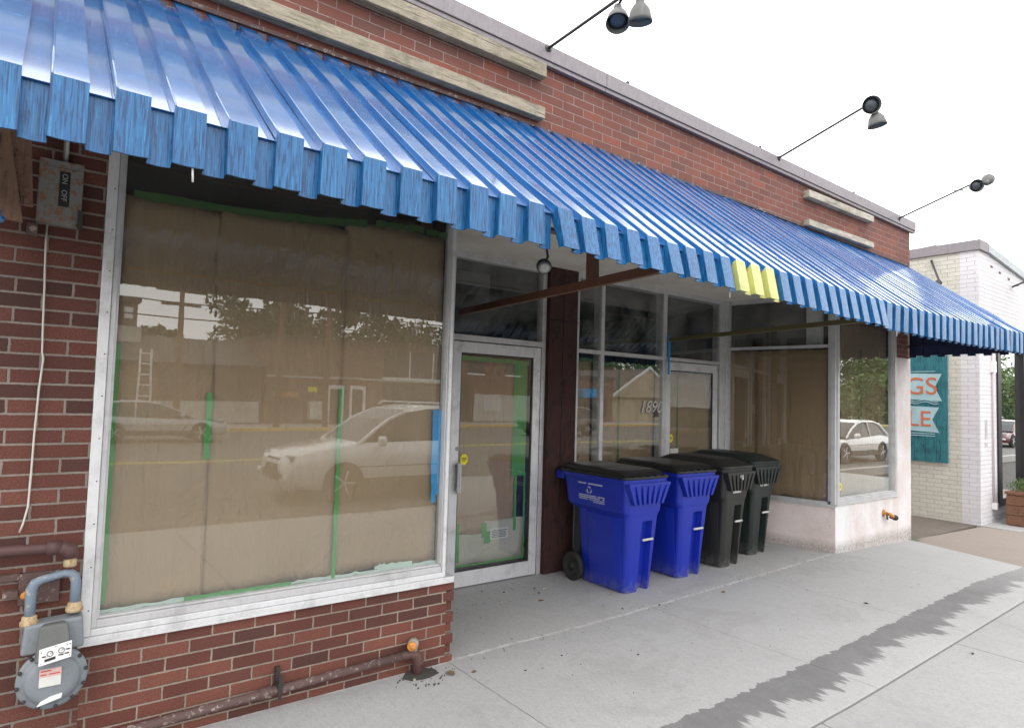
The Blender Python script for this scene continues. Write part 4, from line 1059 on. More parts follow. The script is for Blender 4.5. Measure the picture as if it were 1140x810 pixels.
make_cart('flat', M['cart_blue'], 'second blue cart, between the printed blue cart and the black carts', 4.86, .28, R(-1.5), (1.0, .95, 1.0))
make_cart('dome', M['cart_black'], 'charcoal black cart with white scrawl, right of the blue carts', 5.53, .27, R(1.5), (.93, .95, 1.0))
make_cart('dome', M['cart_green'], 'dark green cart at the far end beside the bay window', 6.23, .39, R(0), (.93, .95, 1.0))

# ------------------------------------------------------------------ white neighbour shop
nb = thing('white_shop', 'white painted brick shop across the narrow alley', 'shop', (14, 3, -.56))
NX, NY = 11.35, -.10
def ztn(x): return 3.74 - .10*(x-NX)
mb = MB(); mb.box(NX, NX+.3, .15, 12, -.8, 3.70); mb.build('cream_side_wall', M['brick_cream'], nb)
mb = MB(); mb.box(NX-.003, NX+.3, NY, .149, -.8, 3.70); mb.build('white_corner_pier', M['brick_white_y'], nb)
mb = MB()
mb.hexa([(NX+.3,NY,2.35),(19,NY,2.35),(19,NY+.3,2.35),(NX+.3,NY+.3,2.35),(NX+.3,NY,ztn(NX+.3)),(19,NY,ztn(19)),(19,NY+.3,ztn(19)),(NX+.3,NY+.3,ztn(NX+.3))])
mb.box(NX+.003, 12.10, NY-.003, NY+.3, -.8, 2.35); mb.box(12.1, 19, NY+.001, NY+.3, -.8, -.32); mb.box(NX+.003, NX+.3, NY-.003, NY, 2.35, 3.69)
mb.build('white_front_wall', M['brick_white_x'], nb)
mb = MB(); mb.box(NX+.3, 19, 11.7, 12, -.8, 2.9); mb.box(18.7, 19, .2, 11.7, -.8, 2.9); mb.box(NX+.3, 18.7, .2, 11.7, 2.7, 2.8); mb.build('back_wall', M['brick_cream'], nb)
mb = MB(); mb.box(NX-.04, NX+.34, NY-.04, 12, 3.70, 3.86); mb.build('side_coping', M['coping'], nb, .005)
mb = MB(); mb.hexa([(NX+.345,NY-.045,ztn(NX+.3)),(19,NY-.045,ztn(19)),(19,NY+.34,ztn(19)),(NX+.345,NY+.34,ztn(NX+.3)),(NX+.345,NY-.045,ztn(NX+.3)+.13),(19,NY-.045,ztn(19)+.13),(19,NY+.34,ztn(19)+.13),(NX+.345,NY+.34,ztn(NX+.3)+.13)])
mb.build('front_coping', M['coping_light'], nb, .005)
mb = MB()
for x in (11.9, 12.3, 12.75, 13.2): mb.box(x, x+.09, NY-.008, NY, ztn(x)-.18, ztn(x)-.15)
mb.build('brick_chip', M['brown_steel'], nb)
TN = plane_T((0, NY), (1, NY))
mb = MB(TN); mb.box(12.10, 12.26, -.03, .10, -.32, 2.35); mb.box(12.26, 18, -.02, .10, -.32, -.22); mb.box(12.26, 18, -.02, .10, 2.2, 2.35); mb.box(13.45, 13.62, -.03, .10, -.22, 2.2); mb.box(15.2, 15.4, -.03, .1, -.22, 2.2); mb.box(17.9, 18.1, -.03, .1, -.32, 2.35)
wn = mb.build('shop_window', plain('black_frame', (.012,.010,.012), .35), nb, .004, label='black framed shop window')
glasspane(12.26, 13.45, -.22, 2.2, .04, TN, wn); glasspane(13.62, 15.2, -.22, 2.2, .04, TN, wn); glasspane(15.4, 17.9, -.22, 2.2, .04, TN, wn)
mb = MB(TN); mb.box(12.2, 18, .8, .84, -.3, 2.3); mb.box(12.2, 18, .1, .8, -.30, -.26); mb.build('window_back', M['room'], wn)
mb = MB(TN); mb.tube([(11.86, -.025, -.30), (11.86, -.025, 1.75), (11.86, -.025, 2.5)], .014, 8); mb.build('conduit', plain('pinkish', (.62,.52,.54), .6), nb)
mb = MB(TN); mb.box(11.82, 11.93, -.06, -.001, 1.80, 1.98); mb.box(11.84, 11.90, -.07, -.001, -.36, -.26); mb.build('junction_box', M['white'], nb, .004)
mb = MB(TN); mb.box(11.55, 11.64, -.012, -.001, .75, 1.05); mb.box(11.54, 11.66, -.010, -.001, .62, .70); mb.build('wall_plate', M['alu'], nb)
# awning-side lamps of the neighbour
def wl(name_label, pts, head, ax, parent=None):
    t = thing('wall_lamp', name_label, 'lamp', pts[0])
    mb = MB(); mb.tube(pts, .016, 8); mb.build('arm', M['rod'], t)
    mb = MB(); mb.lathe(head, ax, [(.02, -.10), (.05, -.08), (.055, 0), (.085, .05), (.088, .07), (.07, .05)], 16); mb.build('lamp_head', M['rod'], t)
wl('dark angled lamp arm on the cream side wall above the awning', [(11.34, .55, 3.63), (11.0, .327, 3.235), (10.98, .30, 3.20)], (10.99, .36, 3.14), (-.1, .5, -.8))
wl('dark wall lamp on a bent arm on the white front wall', [(13.0, NY, 3.33), (12.6, -.45, 3.36), (12.0, -.60, 3.25)], (11.93, -.62, 3.22), (-.8, -.3, -.35))
# painted sign
sg = thing('painted_sign', 'teal plank sign with pale banners and orange letters on the cream wall', 'sign', (11.3, .9, .3))
TS = lambda p: Vector((11.31 + p.y, p.x, p.z))      # p.x = world y, p.y = depth
teal = weather_wood('teal', (.035,.20,.235), (.020,.135,.165), 2)
mb = MB(TS)
for i in range(7): mb.box(.325+i*.16, .325+i*.16+.157, 0, .035, .335+random.uniform(-.004, .004), 2.12)
bd = mb.build('board', teal, sg, .003)
ban = mat_simple('banner', (.42,.62,.68), .7, vec='pos', scale=20); org = mat_simple('orange_letter', (.62,.17,.075), .7, vec='pos', scale=20); tl = plain('teal_line', (.03,.16,.20), .7)
def banner(z0, z1, y0, y1, mb):
    m = (z0+z1)/2
    mb.poly_prism([TS(Vector((y, -.006, z))) for y, z in ((y1, z0), (y0, z0-.05), (y0+.10, m-.02), (y0, z1), (y1, z1+.03))], (.0065, 0, 0))
mb = MB(); banner(1.37, 1.76, .40, 1.40, mb); banner(.86, 1.22, .44, 1.40, mb); bn = mb.build('banner', ban, sg)
def TSI(p): return (p[0], p[1], p[2])
for z in (1.29, 1.325):
    mb = MB(); mb.tube([TS(Vector((y, -.004, z+.02*math.sin(y*22)))) for y in [.45+.05*i for i in range(18)]], .007, 5); mb.build('flourish', ban, sg)
for z in (1.80, .79, .755):
    mb = MB(); mb.tube([TS(Vector((y, -.004, z))) for y in (.50, 1.35)], .006, 5); mb.build('flourish', ban, sg)
text('lettering', 'GS', TS, .935, 1.43, .40, -.008, org, bn, flip=True, extr=.003)
text('lettering', 'LE', TS, .905, .91, .36, -.008, org, bn, flip=True, extr=.003)
# planter
pt = thing('planter_box', 'wooden planter box with clipped green shrub before the black window', 'planter', (12.3, -.42, -.566))
mb = MB(); pframe(mb, 11.80, 13.2, -.566, -.06, .04, -.72, -.30, wb=.04, wt=.04)
mb = MB(); mb.box(11.80, 13.2, -.72, -.30, -.566, -.07); mb.box(11.78, 13.22, -.74, -.28, -.09, -.05)
for i in range(3): mb.box(11.785, 11.799, -.72, -.30, -.55+.15*i, -.55+.15*i+.14)
mb.build('box', M['planter'], pt, .004)
def leaf_mat(name, a, b):
    g = G(name); oi = g.noise(3.5, 3, .6); n = g.noise(25, 2, .5)
    c = g.mix(g.mr(oi, .35, .65), a, b); c = g.mix(g.mr(n, .4, .7, 0, .5), c, tuple(x*1.6 for x in b))
    return g.pbr(c, .55)
M['leaf'] = leaf_mat('leaf', (.05,.10,.025), (.085,.14,.035)); M['leaf_dark'] = leaf_mat('leaf_dark', (.022,.045,.018), (.045,.08,.03))
def leaves(mb, c, rad, n, s, rnd):
    for _ in range(n):
        while True:
            p = Vector((rnd.uniform(-1, 1), rnd.uniform(-1, 1), rnd.uniform(-1, 1)))
            if p.length < 1 and p.length > .35: break
        q = Vector((c[0]+p.x*rad[0], c[1]+p.y*rad[1], c[2]+p.z*rad[2]))
        a = Vector((rnd.gauss(0,1), rnd.gauss(0,1), rnd.gauss(0,1))).normalized(); b = a.cross(Vector((rnd.gauss(0,1), rnd.gauss(0,1), rnd.gauss(0,1)))).normalized()
        k = s*rnd.uniform(.6, 1.3)
        mb.add([q-a*k, q+b*k*.5, q+a*k, q-b*k*.5], [(0,1,2,3)])
rn = random.Random(77)
mb = MB()
for i in range(9): leaves(mb, (11.93+i*.15, -.5+rn.uniform(-.06, .06), .03+rn.uniform(-.02, .03)), (.15, .19, .12), 420, .014, rn)
mb.build('shrub', M['leaf'], pt)

# ------------------------------------------------------------------ litter
def leaf_litter(x, y, s, rz, lab, seed, m):
    rnd = random.Random(seed); mb = MB(); z = gz(x)
    n = 7; P = []
    for i in range(n):
        a = 2*math.pi*i/n; r_ = s*(.5+.5*rnd.random())
        P.append(Vector((x+r_*math.cos(a)*1.2*math.cos(rz)-r_*math.sin(a)*.6*math.sin(rz), y+r_*math.cos(a)*1.2*math.sin(rz)+r_*math.sin(a)*.6*math.cos(rz), z+.004+abs(math.sin(a))*s*.35)))
    c = Vector((x, y, z+.003)); mb.add([c]+P, [(0, i+1, (i+1) % n+1) for i in range(n)])
    o = single('dead_leaf', mb, m, lab, 'leaf', group='dead leaves and scraps blown about the pavement'); solid(o, .001, 1); return o
lm = mat_simple('dead', (.16,.115,.06), .85, scale=60, vec='pos'); lm2 = mat_simple('dead2', (.05,.042,.035), .9, vec='pos', scale=60); lm3 = mat_simple('scrap', (.50,.47,.38), .8, vec='pos', scale=60)
lits = [(3.42, .86, .030, lm3, 'pale curled scrap between the door and the nearest blue cart'), (3.30, .80, .022, lm, 'brown leaf beside the pale curled scrap'),
 (3.18, .62, .026, lm, 'lone tan leaf in front of the door'), (3.36, .93, .020, lm2, 'dark leaf near the timber post'), (3.62, .10, .016, lm2, 'tiny dark leaf before the nearest cart'),
 (3.95, -.02, .018, lm2, 'dark leaf on the white seam below the blue carts'), (2.55, -.35, .012, lm2, 'dark speck of leaf mid pavement'), (4.70, -.12, .030, lm, 'flat brown leaf in front of the second blue cart'),
 (3.00, -.62, .014, lm2, 'dark scrap nearer the wet strip'), (5.45, -1.02, .022, lm2, 'dark leaf just inside the wet strip'), (4.95, -1.95, .018, lm2, 'pair of dark specks beyond the wet strip'),
 (1.78, -.18, .045, lm, 'crumpled leaf beside the hole at the pipe foot'), (1.92, -.24, .026, lm, 'small curled leaf by the pipe hole'), (1.55, -.14, .020, lm3, 'pale chip at the edge of the pipe hole'),
 (2.2, -.4, .010, lm2, 'dark dot right of the slab joint'), (2.9, 1.10, .018, lm, 'leaf against the door threshold'), (3.05, .98, .014, lm2, 'dark scrap before the threshold')]
for i, (x, y, s, m, lab) in enumerate(lits): leaf_litter(x, y, s, i*1.3, lab, i, m)
mb = MB(); rn = random.Random(9)
for i in range(420):
    x = rn.uniform(1.95, 6.8); y = rn.choice([rn.uniform(.7, 1.27), rn.uniform(-1.2, 1.2), rn.gauss(0, .04)]); s = rn.uniform(.002, .006); z = gz(x)
    mb.add([(x-s, y-s, z+.0005), (x+s, y-s*.6, z+.0005), (x+s*.4, y+s, z+.0005), (x, y, z+s*1.1)], [(0,1,3), (1,2,3), (2,0,3), (0,2,1)])
for i in range(60):
    a = rn.uniform(0, 6.28); r_ = rn.uniform(.05, .16); x = 1.63+r_*1.4*math.cos(a); y = -.12+r_*math.sin(a)*.9
    if y > -.03: continue
    s = rn.uniform(.004, .010); z = gz(x); mb.add([(x-s, y-s, z), (x+s, y-s*.6, z), (x+s*.4, y+s, z), (x, y, z+s*1.1)], [(0,1,3), (1,2,3), (2,0,3), (0,2,1)])
single('grit', mb, lm2, 'dark grit and crumbs scattered over the recess concrete', 'grit', kind='stuff')
mb = MB(); rn = random.Random(4)
for i in range(220):
    x = 9.0+rn.gauss(.03, .07); y = rn.uniform(-.1, .12); h = rn.uniform(.02, .06); a = rn.uniform(0, 6.28)
    mb.add([(x-.003, y, -.56), (x+.003, y, -.56), (x+.02*math.cos(a), y+.02*math.sin(a), -.56+h)], [(0,1,2)])
single('weeds', mb, M['leaf'], 'small green weeds at the foot of the bay corner', 'weeds', kind='stuff')

# ------------------------------------------------------------------ overhead wires by the right edge
def wire(a, b, sag, r, lab):
    mb = MB(); a = Vector(a); b = Vector(b)
    mb.tube([a+(b-a)*t+Vector((0, 0, -sag*4*t*(1-t))) for t in [i/16 for i in range(17)]], r, 5)
    single('overhead_wire', mb, M['cable'], lab, 'wire', group='overhead wires right of the shops')
wire((19.5, 3.0, 7.2), (60, 3.0, 19.0), .3, .012, 'upper overhead wire by the last flood lamp')
wire((16, 3.0, 4.9), (60, 3.0, 17.0), .3, .010, 'middle overhead wire above the white shop')
wire((22, 4.0, 5.6), (60, 6.0, 13.0), .2, .010, 'lowest overhead wire just over the white coping')

# ------------------------------------------------------------------ the far side of the street (seen in the glass)
def car_paint(name, c, r=.25): return mat_simple(name, c, r, var=.03, scale=10, coat=.8)
M['cw'] = car_paint('car_white', (.74,.74,.73)); M['cs'] = car_paint('car_silver', (.42,.43,.44)); M['cd'] = car_paint('car_dark', (.05,.045,.045)); M['cr'] = car_paint('car_maroon', (.13,.02,.03))
M['cglass'] = plain('car_glass', (.02,.025,.028), .08)
def make_car(name, lab, cat, x, y, rz, paint, L=4.75, Wd=1.88, Ht=1.66, suv=True):
    t = thing(name, lab, cat, (0, 0, 0), group='vehicles on the street')
    hw = Wd/2; zb_ = .30; belt = .98 if suv else .86; hood = 1.0 if suv else .80
    st = [(0.0, .40, .66, .62), (.05, .30, .76, .78), (.22, .26, hood-.16, .90), (.55, .25, hood-.09, .97), (1.15, .26, hood-.01, 1.), (1.35, .26, hood+.02, 1.), (L-.9, .26, belt+.06, 1.), (L-.25, .30, belt+.04, .97), (L-.05, .38, belt-.05, .9), (L, .5, .72, .82)]
    mb = MB(); rings = []
    for xx, zl, zu, k in st:
        w = hw*k; zm = (zl+zu)/2+.08
        rings.append([(xx, -w*.92, zl), (xx, -w, zl+.12), (xx, -w, zm), (xx, -w*.94, zu-.03), (xx, -w*.80, zu), (xx, w*.80, zu), (xx, w*.94, zu-.03), (xx, w, zm), (xx, w, zl+.12), (xx, w*.92, zl)])
    mb.loft(rings, True, 0, True); bo = mb.build('body', paint, t)
    mb = MB(); rs = []
    for xx, zu, k in ((1.20, belt+.0, .86), (1.75, Ht-.26, .77), (2.15, Ht-.07, .72), (2.6, Ht-.02, .70), (L-1.2, Ht-.03, .70), (L-.62, Ht-.12, .72), (L-.18, belt+.04, .80)):
        w = hw*k; rs.append([(xx, -hw*.90, belt-.05), (xx, -w-.015, max(belt-.04, zu-.05)), (xx, -w+.06, zu), (xx, w-.06, zu), (xx, w+.015, max(belt-.04, zu-.05)), (xx, hw*.90, belt-.05)])
    mb.loft(rs, True, 0, False); mb.build('window_glass', M['cglass'], t, .02, 3)
    mb = MB(); ro = []
    for xx, zu, k in ((2.12, Ht-.075, .73), (2.6, Ht+.0, .72), (L-1.2, Ht-.005, .72), (L-.60, Ht-.10, .73)):
        w = hw*k; ro.append([(xx, -w-.03, zu-.055), (xx, -w+.05, zu+.01), (xx, w-.05, zu+.01), (xx, w+.03, zu-.055), (xx, w-.05, zu-.03), (xx, -w+.05, zu-.03)])
    mb.loft(ro, True, 0, False)
    for s in (-1, 1):
        mb.tube([(1.15, s*hw*.90, belt-.02), (1.75, s*(hw*.79), Ht-.28), (2.15, s*(hw*.73+.02), Ht-.10)], .035, 6); mb.tube([(2.9, s*hw*.91, belt-.04), (2.9, s*(hw*.74), Ht-.05)], .03, 6); mb.tube([(L-.25, s*hw*.86, belt), (L-.75, s*(hw*.74), Ht-.12)], .06, 6)
    mb.build('roof', paint, t, .01)
    if suv:
        mb = MB()
        for s in (-1, 1): mb.tube([(2.2, s*hw*.62, Ht), (2.3, s*hw*.62, Ht+.06), (L-1.0, s*hw*.62, Ht+.05), (L-.85, s*hw*.62, Ht-.03)], .018, 6)
        mb.build('roof_rail', M['alu_white'], t)
    for s in (-1, 1):
        mb = MB(); mb.lathe((1.55, s*(hw+.10), belt+.06), (1, 0, 0), [(.03, -.08), (.085, -.06), (.09, .03), (.03, .07)], 12); mb.build('mirror', paint, t)
        for wx in (.92, L-.98):
            mb = MB(); mb.lathe((wx, s*(hw-.14), .35), (0, s, 0), [(.34, 0), (.355, .03), (.355, .14), (.33, .165), (.24, .165), (.235, .14)], 28); w = mb.build('wheel', M['rubber'], t)
            mb = MB()
            mb.lathe((wx, s*(hw-.02), .35), (0, s, 0), [(.06, 0), (.05, .03), (.01, .035)], 12)
            for k in range(5):
                a = k*2*math.pi/5; mb.tube([(wx, s*hw, .35), (wx+.21*math.cos(a), s*hw, .35+.21*math.sin(a))], .022, 5)
            mb.build('rim', M['alu_white'], w)
        mb = MB(); mb.box(.07, .40, s*hw*.60-.10, s*hw*.60+.18 if s > 0 else s*hw*.60+.10, .70, .80) if s > 0 else mb.box(.07, .40, -hw*.60-.18, -hw*.60+.10, .70, .80)
        mb.build('headlight', M['lamp_glass'], t, .02)
    mb = MB(); mb.poly_prism([(-.03, -.30, .36), (-.03, .30, .36), (-.02, .44, .40), (.0, .30, .62), (.03, .36, .74), (.03, -.36, .74), (.0, -.30, .62), (-.02, -.44, .40)], (.10, 0, 0)); mb.build('grille', M['rod'], t, .02)
    mb = MB(); mb.box(.75, L-.75, -hw-.012, hw+.012, .24, .42); mb.box(1.0, L-.6, -hw-.014, hw+.014, .60, .615); mb.build('sill_cladding', M['rod'], t, .01)
    mb = MB(); mb.box(.0, .05, -.80, .80, .42, .50); mb.build('bumper_trim', M['alu_white'], t, .01)
    t.location = (x, y, -.675); t.rotation_euler = (0, 0, rz)
    return t
make_car('parked_car', 'white estate car with roof rails parked at the near kerb, mirrored in the big window', 'car', 3.0, -7.5, R(0), M['cw'])
make_car('parked_car', 'silver saloon car on the far lane, mirrored beside the pier', 'car', 5.4, -21.4, R(180), M['cs'], 4.5, 1.78, 1.42, False)
make_car('parked_car', 'dark hatchback with lit tail mirrored in the near door glass', 'car', 19.5, -19.0, R(4), M['cd'], 4.4, 1.78, 1.5, False)
make_car('parked_car', 'white saloon car by the kerb mirrored in the street facing bay window', 'car', 20.3, -7.4, R(0), M['cw'], 4.6, 1.8, 1.42, False)
make_car('parked_car', 'maroon car mirrored in the black framed shop window', 'car', 40.5, -8.4, R(0), M['cr'], 4.6, 1.8, 1.45, False)
make_car('parked_car', 'silver car before the gabled house', 'car', 41, -22.5, R(0), M['cs'], 4.6, 1.8, 1.45, False)

tan = mat_simple('tan_wall', (.50,.42,.30), .8, vec='pos', scale=5); dk = mat_simple('dark_brick', (.13,.085,.07), .85, vec='pos', scale=12); md = mat_simple('mid_brick', (.20,.115,.09), .85, vec='pos', scale=12)
roofm = mat_simple('shingle', (.10,.09,.085), .9, vec='pos', scale=20); pale = mat_simple('pale_wall', (.55,.53,.48), .8, vec='pos', scale=8)
def hall(name, lab, x0, x1, y0, y1, z1, wall, gable=False, extra=None, cat='building'):
    t = thing(name, lab, cat, ((x0+x1)/2, (y0+y1)/2, -.56))
    mb = MB(); mb.box(x0, x1, y0, y1, -.56, z1); w = mb.build('wall', wall, t)
    mb = MB()
    if gable == 'x':   # ridge runs along y, gable faces the street
        m = (x0+x1)/2; mb.poly_prism([(x0-.3, y1+.25, z1-.05), (m, y1+.25, z1+(x1-x0)*.28), (x1+.3, y1+.25, z1-.05)], (0, y0-y1-.5, 0))
    elif gable == 'y':
        m = (y0+y1)/2; mb.poly_prism([(x0-.3, y0-.3, z1-.05), (x0-.3, m, z1+1.5), (x0-.3, y1+.3, z1-.05)], (x1-x0+.6, 0, 0))
    else: mb.box(x0-.1, x1+.1, y0-.1, y1+.1, z1, z1+.25)
    mb.build('roof', roofm, t)
    for (nm, m, bx) in (extra or []):
        mb = MB(); mb.box(*bx); mb.build(nm, m, t)
    return t
YB = -31.0
hall('brick_hall', 'dark brick hall with a white cupola mirrored in the display window', -9, 9.4, YB-9, YB, 2.5, dk, 'y', [
  ('cupola', pale, (2.95, 4.15, YB-4.4, YB-3.2, 3.4, 4.3)), ('cupola_top', dk, (3.15, 3.95, YB-4.2, YB-3.4, 4.3, 5.6)), ('cupola_cap', roofm, (3.0, 4.1, YB-4.35, YB-3.25, 5.6, 5.8)), ('cupola_louvre', M['white'], (3.35, 3.75, YB-3.4, YB-3.36, 4.7, 5.3)), ('foundation', pale, (4.4, 9.3, YB, YB+.05, -.5, .6)),
  ('window', M['cglass'], (-4, -2.5, YB, YB+.04, .5, 2.2))])
hall('store_block', 'brown storefront block with tall glazed upper bays and twin white doors', 9.6, 21.6, YB-8, YB, 4.0, md, False, [
  ('shop_glazing', M['cglass'], (16.4, 21.2, YB, YB+.06, 2.2, 3.8)), ('shop_glazing', M['cglass'], (16.4, 19.6, YB, YB+.06, -.4, 1.9)), ('mullion', M['alu_white'], (18.0, 18.08, YB+.06, YB+.1, 2.2, 3.8)), ('mullion', M['alu_white'], (19.6, 19.68, YB+.06, YB+.1, 2.2, 3.8)), ('mullion', M['alu_white'], (16.3, 21.3, YB+.06, YB+.1, 2.05, 2.2)),
  ('door_surround', M['white'], (13.0, 13.95, YB, YB+.05, -.5, 1.6)), ('door_surround', M['white'], (14.3, 15.3, YB, YB+.05, -.5, 1.6)), ('door', M['board_dark'], (13.15, 13.8, YB+.05, YB+.08, -.5, 1.4)), ('door', M['board_dark'], (14.45, 15.1, YB+.05, YB+.08, -.5, 1.4)),
  ('awning_band', M['orange'], (10.0, 11.2, YB, YB+.5, .9, 1.15)), ('ledge', pale, (9.6, 21.6, YB, YB+.12, 1.95, 2.05)), ('notice', M['yellow'], (11.9, 12.4, YB, YB+.05, 1.2, 1.5)), ('shelf_stock', pale, (11.9, 12.9, YB, YB+.4, -.3, .7))])
hall('brick_office', 'two tone brick office with white sills mirrored in the near door', 22, 33, YB-8, YB, 4.3, md, False, [
  ('window', M['cglass'], (24.0, 25.2, YB, YB+.04, 2.9, 3.7)), ('window', M['cglass'], (27.2, 28.4, YB, YB+.04, 2.9, 3.7)), ('sill', M['white'], (23.9, 25.3, YB, YB+.1, 2.75, 2.88)), ('sill', M['white'], (27.1, 28.5, YB, YB+.1, 2.75, 2.88)),
  ('pale_panel', pale, (24.5, 31, YB, YB+.06, -.5, 1.4)), ('garage_opening', M['board_dark'], (22.2, 24.2, YB, YB+.05, -.5, 2.0)), ('lettered_panel', M['alu'], (25.3, 26.9, YB+.06, YB+.1, .2, 1.0))])
hall('gabled_house', 'tan gabled house with white trim mirrored behind the carts', 38.5, 47.5, YB-10, YB-.5, 1.6, tan, 'x', [
  ('window', M['cglass'], (44.0, 45.0, YB-.5, YB-.45, -.1, 1.1)), ('window_trim', M['white'], (43.9, 45.1, YB-.52, YB-.47, 1.1, 1.2))])
mb = MB(); t_ = thing('gable_front', 'tan gable face with white rake boards', 'gable', (43, YB-.2, 1.6))
mb.poly_prism([(38.5, YB-.22, 1.55), (43, YB-.22, 4.05), (47.5, YB-.22, 1.55)], (0, .06, 0)); mb.build('face', tan, t_)
mb = MB()
for s in (-1, 1): bar(mb, (43, YB-.12, 4.15), (43+s*4.9, YB-.12, 1.45), .12, .22)
mb.build('rake_board', M['white'], t_)
hall('brick_annex', 'low brown brick annex left of the gabled house', 33.5, 38.3, YB-8, YB, 2.9, md, False, [('blue_awning', M['tape_blue'], (34.2, 36.0, YB, YB+.8, 1.4, 2.1)), ('window', M['cglass'], (34.4, 37.6, YB, YB+.04, -.2, 1.3))])
hall('long_store', 'long brown store with pale fascia mirrored in the far door', 49, 74, YB-10, YB-1, 2.9, dk, False, [('fascia', pale, (49, 74, YB-1, YB-.8, 1.1, 1.5)), ('window', M['cglass'], (52, 70, YB-1, YB-.95, -.2, 1.0))])
# white ladder-like rack, utility poles
def ladder(x, y, lab):
    t = thing('rack_frame', lab, 'rack', (x, y, -.56)); mb = MB()
    for s in (-.25, .25): mb.tube([(x+s*1.15, y, -.56), (x+s*.9, y, 3.0)], .05, 6)
    mb.build('upright', M['white'], t); mb = MB()
    for k in range(5): mb.tube([(x-.27, y, .8+.5*k), (x+.27, y, .8+.5*k)], .04, 6)
    mb.build('rung', M['white'], t)
ladder(3.9, YB+1.0, 'white ladder rack before the dark brick hall')
def pole(x, y, h, lab):
    t = thing('utility_pole', lab, 'utility pole', (x, y, -.56), group='utility poles across the street'); mb = MB(); mb.tube([(x, y, -.56), (x, y, h)], [.15, .10], 10); mb.build('pole', M['plank'], t)
    mb = MB(); mb.box(x-1.0, x+1.0, y-.06, y+.06, h-.7, h-.58); mb.box(x-.8, x+.8, y-.06, y+.06, h-1.3, h-1.2); mb.build('crossarm', M['plank'], t)
pole(4.9, YB+3.0, 6.2, 'tall utility pole by the cupola hall'); pole(9.3, YB+3.2, 6.4, 'utility pole between the hall and the store block'); pole(11.6, YB+3.4, 7.5, 'utility pole before the store block doors')
for z in (5.6, 5.0, 4.3):
    mb = MB(); mb.tube([(-30, YB+3.2, z+.6), (4.9, YB+3.2, z), (11.6, YB+3.2, z+.2), (60, YB+3.2, z+.3)], .03, 5)
    single('street_cable', mb, M['cable'], {5.6: 'topmost cable across the street', 5.0: 'middle cable across the street', 4.3: 'lowest cable across the street'}[z], 'cable', group='cables across the street')
# trees
def make_tree(x, y, h, w, seed, lab, mat, low=False):
    rnd = random.Random(seed); t = thing('broadleaf_tree', lab, 'tree', (x, y, -.56), group='trees behind the far buildings')
    mb = MB(); mb.tube([(x, y, -.56), (x+.1, y, h*.35), (x, y+.1, h*.7)], [.28, .2, .1], 8)
    for k in range(5):
        a = rnd.uniform(0, 6.28); mb.tube([(x, y, h*.35+k*.3), (x+w*.3*math.cos(a), y+w*.3*math.sin(a), h*.6+k*.2)], [.1, .04], 5)
    mb.build('trunk', M['plank'], t); mb = MB()
    lo = .05 if low else .36
    for _ in range(34 if low else 26):
        a = rnd.uniform(0, 6.28); r_ = w*.5*math.sqrt(rnd.random()); z = h*lo + h*(.96-lo)*rnd.random()*(1-.5*(r_/(w*.5))**2)
        leaves(mb, (x+r_*math.cos(a), y+r_*math.sin(a), z), (w*.16, w*.16, w*.15), 130 if low else 190, .30 if low else .21, rnd)
    mb.build('crown', mat, t)
tl_ = [(-6, -43, 5.0, 5, 'tree behind the left end of the hall'), (6.3, -40.5, 5.6, 3.6, 'slim tree right of the cupola'), (12.5, -43, 9.5, 7, 'big dark tree behind the store block'), (17.3, -42, 8.6, 5.5, 'round tree right of the biggest one'), (23.5, -43, 8.8, 6.5, 'tree over the office roof'), (30.5, -43, 8.2, 6, 'tree behind the office right end'),
       (37, -45, 8.5, 7, 'tree behind the annex'), (48, -44, 9, 7, 'tree right of the gabled house'), (56, -46, 10, 9, 'broad tree behind the long store'), (66, -46, 10, 9, 'second broad tree behind the long store'), (77, -40, 11, 9, 'bright tree at the street end'), (86, -34, 12, 10, 'tall bright tree farther down the street'), (95, -26, 12, 11, 'farthest bright tree down the street')]
low_ = [(82, -30, 7, 10, 'low spreading tree nearest along the street end'), (90, -36, 8, 11, 'low spreading tree behind the nearest one'), (98, -33, 8, 12, 'full low tree in the middle of the street end'), (106, -38, 10, 13, 'tallest low tree of the street end'), (108, -27, 8, 12, 'low tree beside the road at the street end'),
        (118, -32, 9, 13, 'rounded low tree past the street end'), (128, -26, 9, 13, 'low tree far along the road'), (140, -30, 10, 14, 'broad low tree far along the road'), (152, -24, 10, 14, 'last low tree far along the road'), (72, -34, 6, 8, 'small low tree beside the long store')]
for i, (x, y, h, w, lab) in enumerate(low_): make_tree(x, y, h, w, i+300, lab, M['leaf'], True)
for i, (x, y, h, w, lab) in enumerate(tl_): make_tree(x, y, h, w, i+100, lab, M['leaf_dark'] if i < 9 else M['leaf'])

# ------------------------------------------------------------------ light
SUN_EL, SUN_AZ = R(58), R(200)     # azimuth: clockwise from +Y
w = bpy.data.worlds.new('World'); SC.world = w; w.use_nodes = True
nt = w.node_tree; nt.nodes.clear()
sky = nt.nodes.new('ShaderNodeTexSky'); sky.sky_type = 'NISHITA'; sky.sun_disc = False; sky.sun_elevation = SUN_EL; sky.sun_rotation = SUN_AZ; sky.air_density = 1.0; sky.dust_density = 3.0; sky.ozone_density = 1.0
tc = nt.nodes.new('ShaderNodeTexCoord'); nz = nt.nodes.new('ShaderNodeTexNoise'); nz.inputs['Scale'].default_value = 2.2; nz.inputs['Detail'].default_value = 5
mp = nt.nodes.new('ShaderNodeMapping'); mp.inputs['Scale'].default_value = (1, 1, 2.6); nt.links.new(tc.outputs['Generated'], mp.inputs[0]); nt.links.new(mp.outputs[0], nz.inputs['Vector'])
cr = nt.nodes.new('ShaderNodeValToRGB'); cr.color_ramp.elements[0].position = .3; cr.color_ramp.elements[0].color = (17.2, 17.0, 17.0, 1); cr.color_ramp.elements[1].position = .75; cr.color_ramp.elements[1].color = (22.6, 22.0, 21.6, 1)
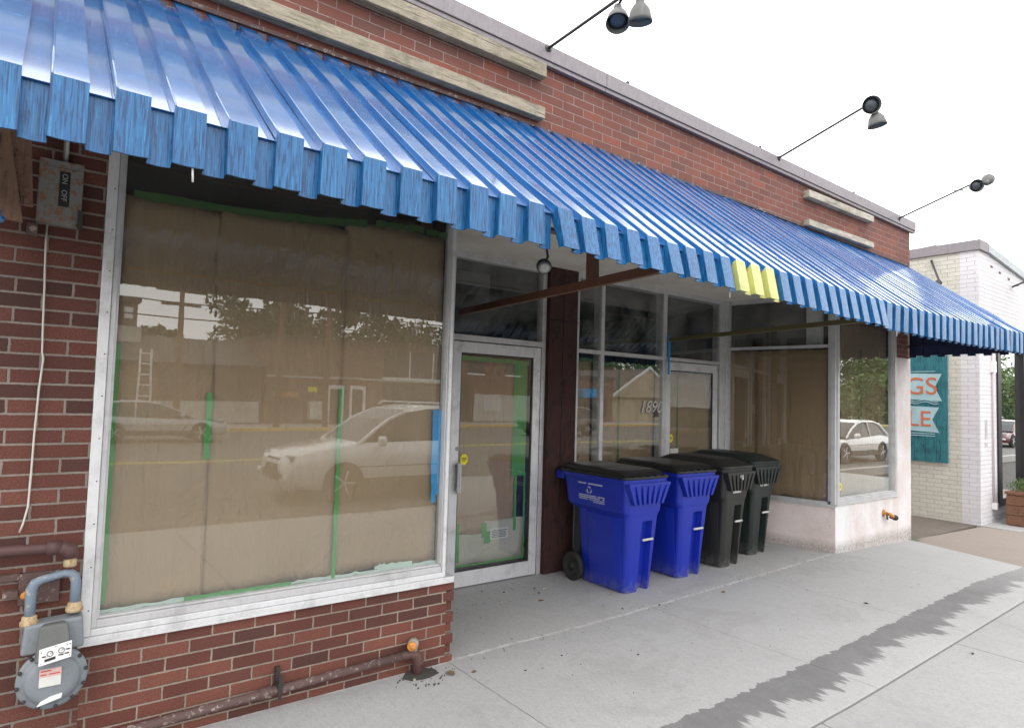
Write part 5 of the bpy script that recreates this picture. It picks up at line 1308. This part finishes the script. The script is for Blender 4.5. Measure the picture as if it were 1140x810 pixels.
nt.links.new(nz.outputs['Fac'], cr.inputs[0])
mx = nt.nodes.new('ShaderNodeMix'); mx.data_type = 'RGBA'; mx.inputs[0].default_value = .85; nt.links.new(sky.outputs[0], mx.inputs[6]); nt.links.new(cr.outputs[0], mx.inputs[7])
bg = nt.nodes.new('ShaderNodeBackground'); bg.inputs[1].default_value = .15; nt.links.new(mx.outputs[2], bg.inputs[0])
wo = nt.nodes.new('ShaderNodeOutputWorld'); nt.links.new(bg.outputs[0], wo.inputs[0])
sl = bpy.data.lights.new('sun', 'SUN'); sl.energy = .7; sl.angle = R(18); sl.color = (1, .97, .93)
so = bpy.data.objects.new('sun', sl); COL.objects.link(so); so.location = (0, -10, 20)
d = Vector((math.sin(SUN_AZ)*math.cos(SUN_EL), math.cos(SUN_AZ)*math.cos(SUN_EL), math.sin(SUN_EL)))
so.rotation_euler = d.to_track_quat('Z', 'Y').to_euler()

# ------------------------------------------------------------------ camera
FPX, YAW, PIT, ROLL, CP = 710.82, 0.647944, 0.054009, 0.028896, (-.40387, -3.60632, 1.164546)
f = Vector((math.sin(YAW)*math.cos(PIT), math.cos(YAW)*math.cos(PIT), math.sin(PIT))); r0 = Vector((math.cos(YAW), -math.sin(YAW), 0)); u0 = r0.cross(f)
c, s = math.cos(ROLL), math.sin(ROLL); r_ = r0*c + u0*s; u_ = -r0*s + u0*c
cam = bpy.data.cameras.new('camera'); cam.sensor_width = 36; cam.sensor_fit = 'HORIZONTAL'; cam.lens = FPX/1140*36; cam.clip_end = 1000; cam.clip_start = .05
co = bpy.data.objects.new('camera', cam); COL.objects.link(co)
m = Matrix(((r_.x, u_.x, -f.x, CP[0]), (r_.y, u_.y, -f.y, CP[1]), (r_.z, u_.z, -f.z, CP[2]), (0, 0, 0, 1)))
co.matrix_world = m
SC.camera = co
SC.view_settings.view_transform = 'Standard'; SC.view_settings.look = 'None'; SC.view_settings.gamma = 1; SC.view_settings.exposure = 0.1
SC.cycles.max_bounces = 10; SC.cycles.transparent_max_bounces = 16; SC.cycles.use_denoising = True
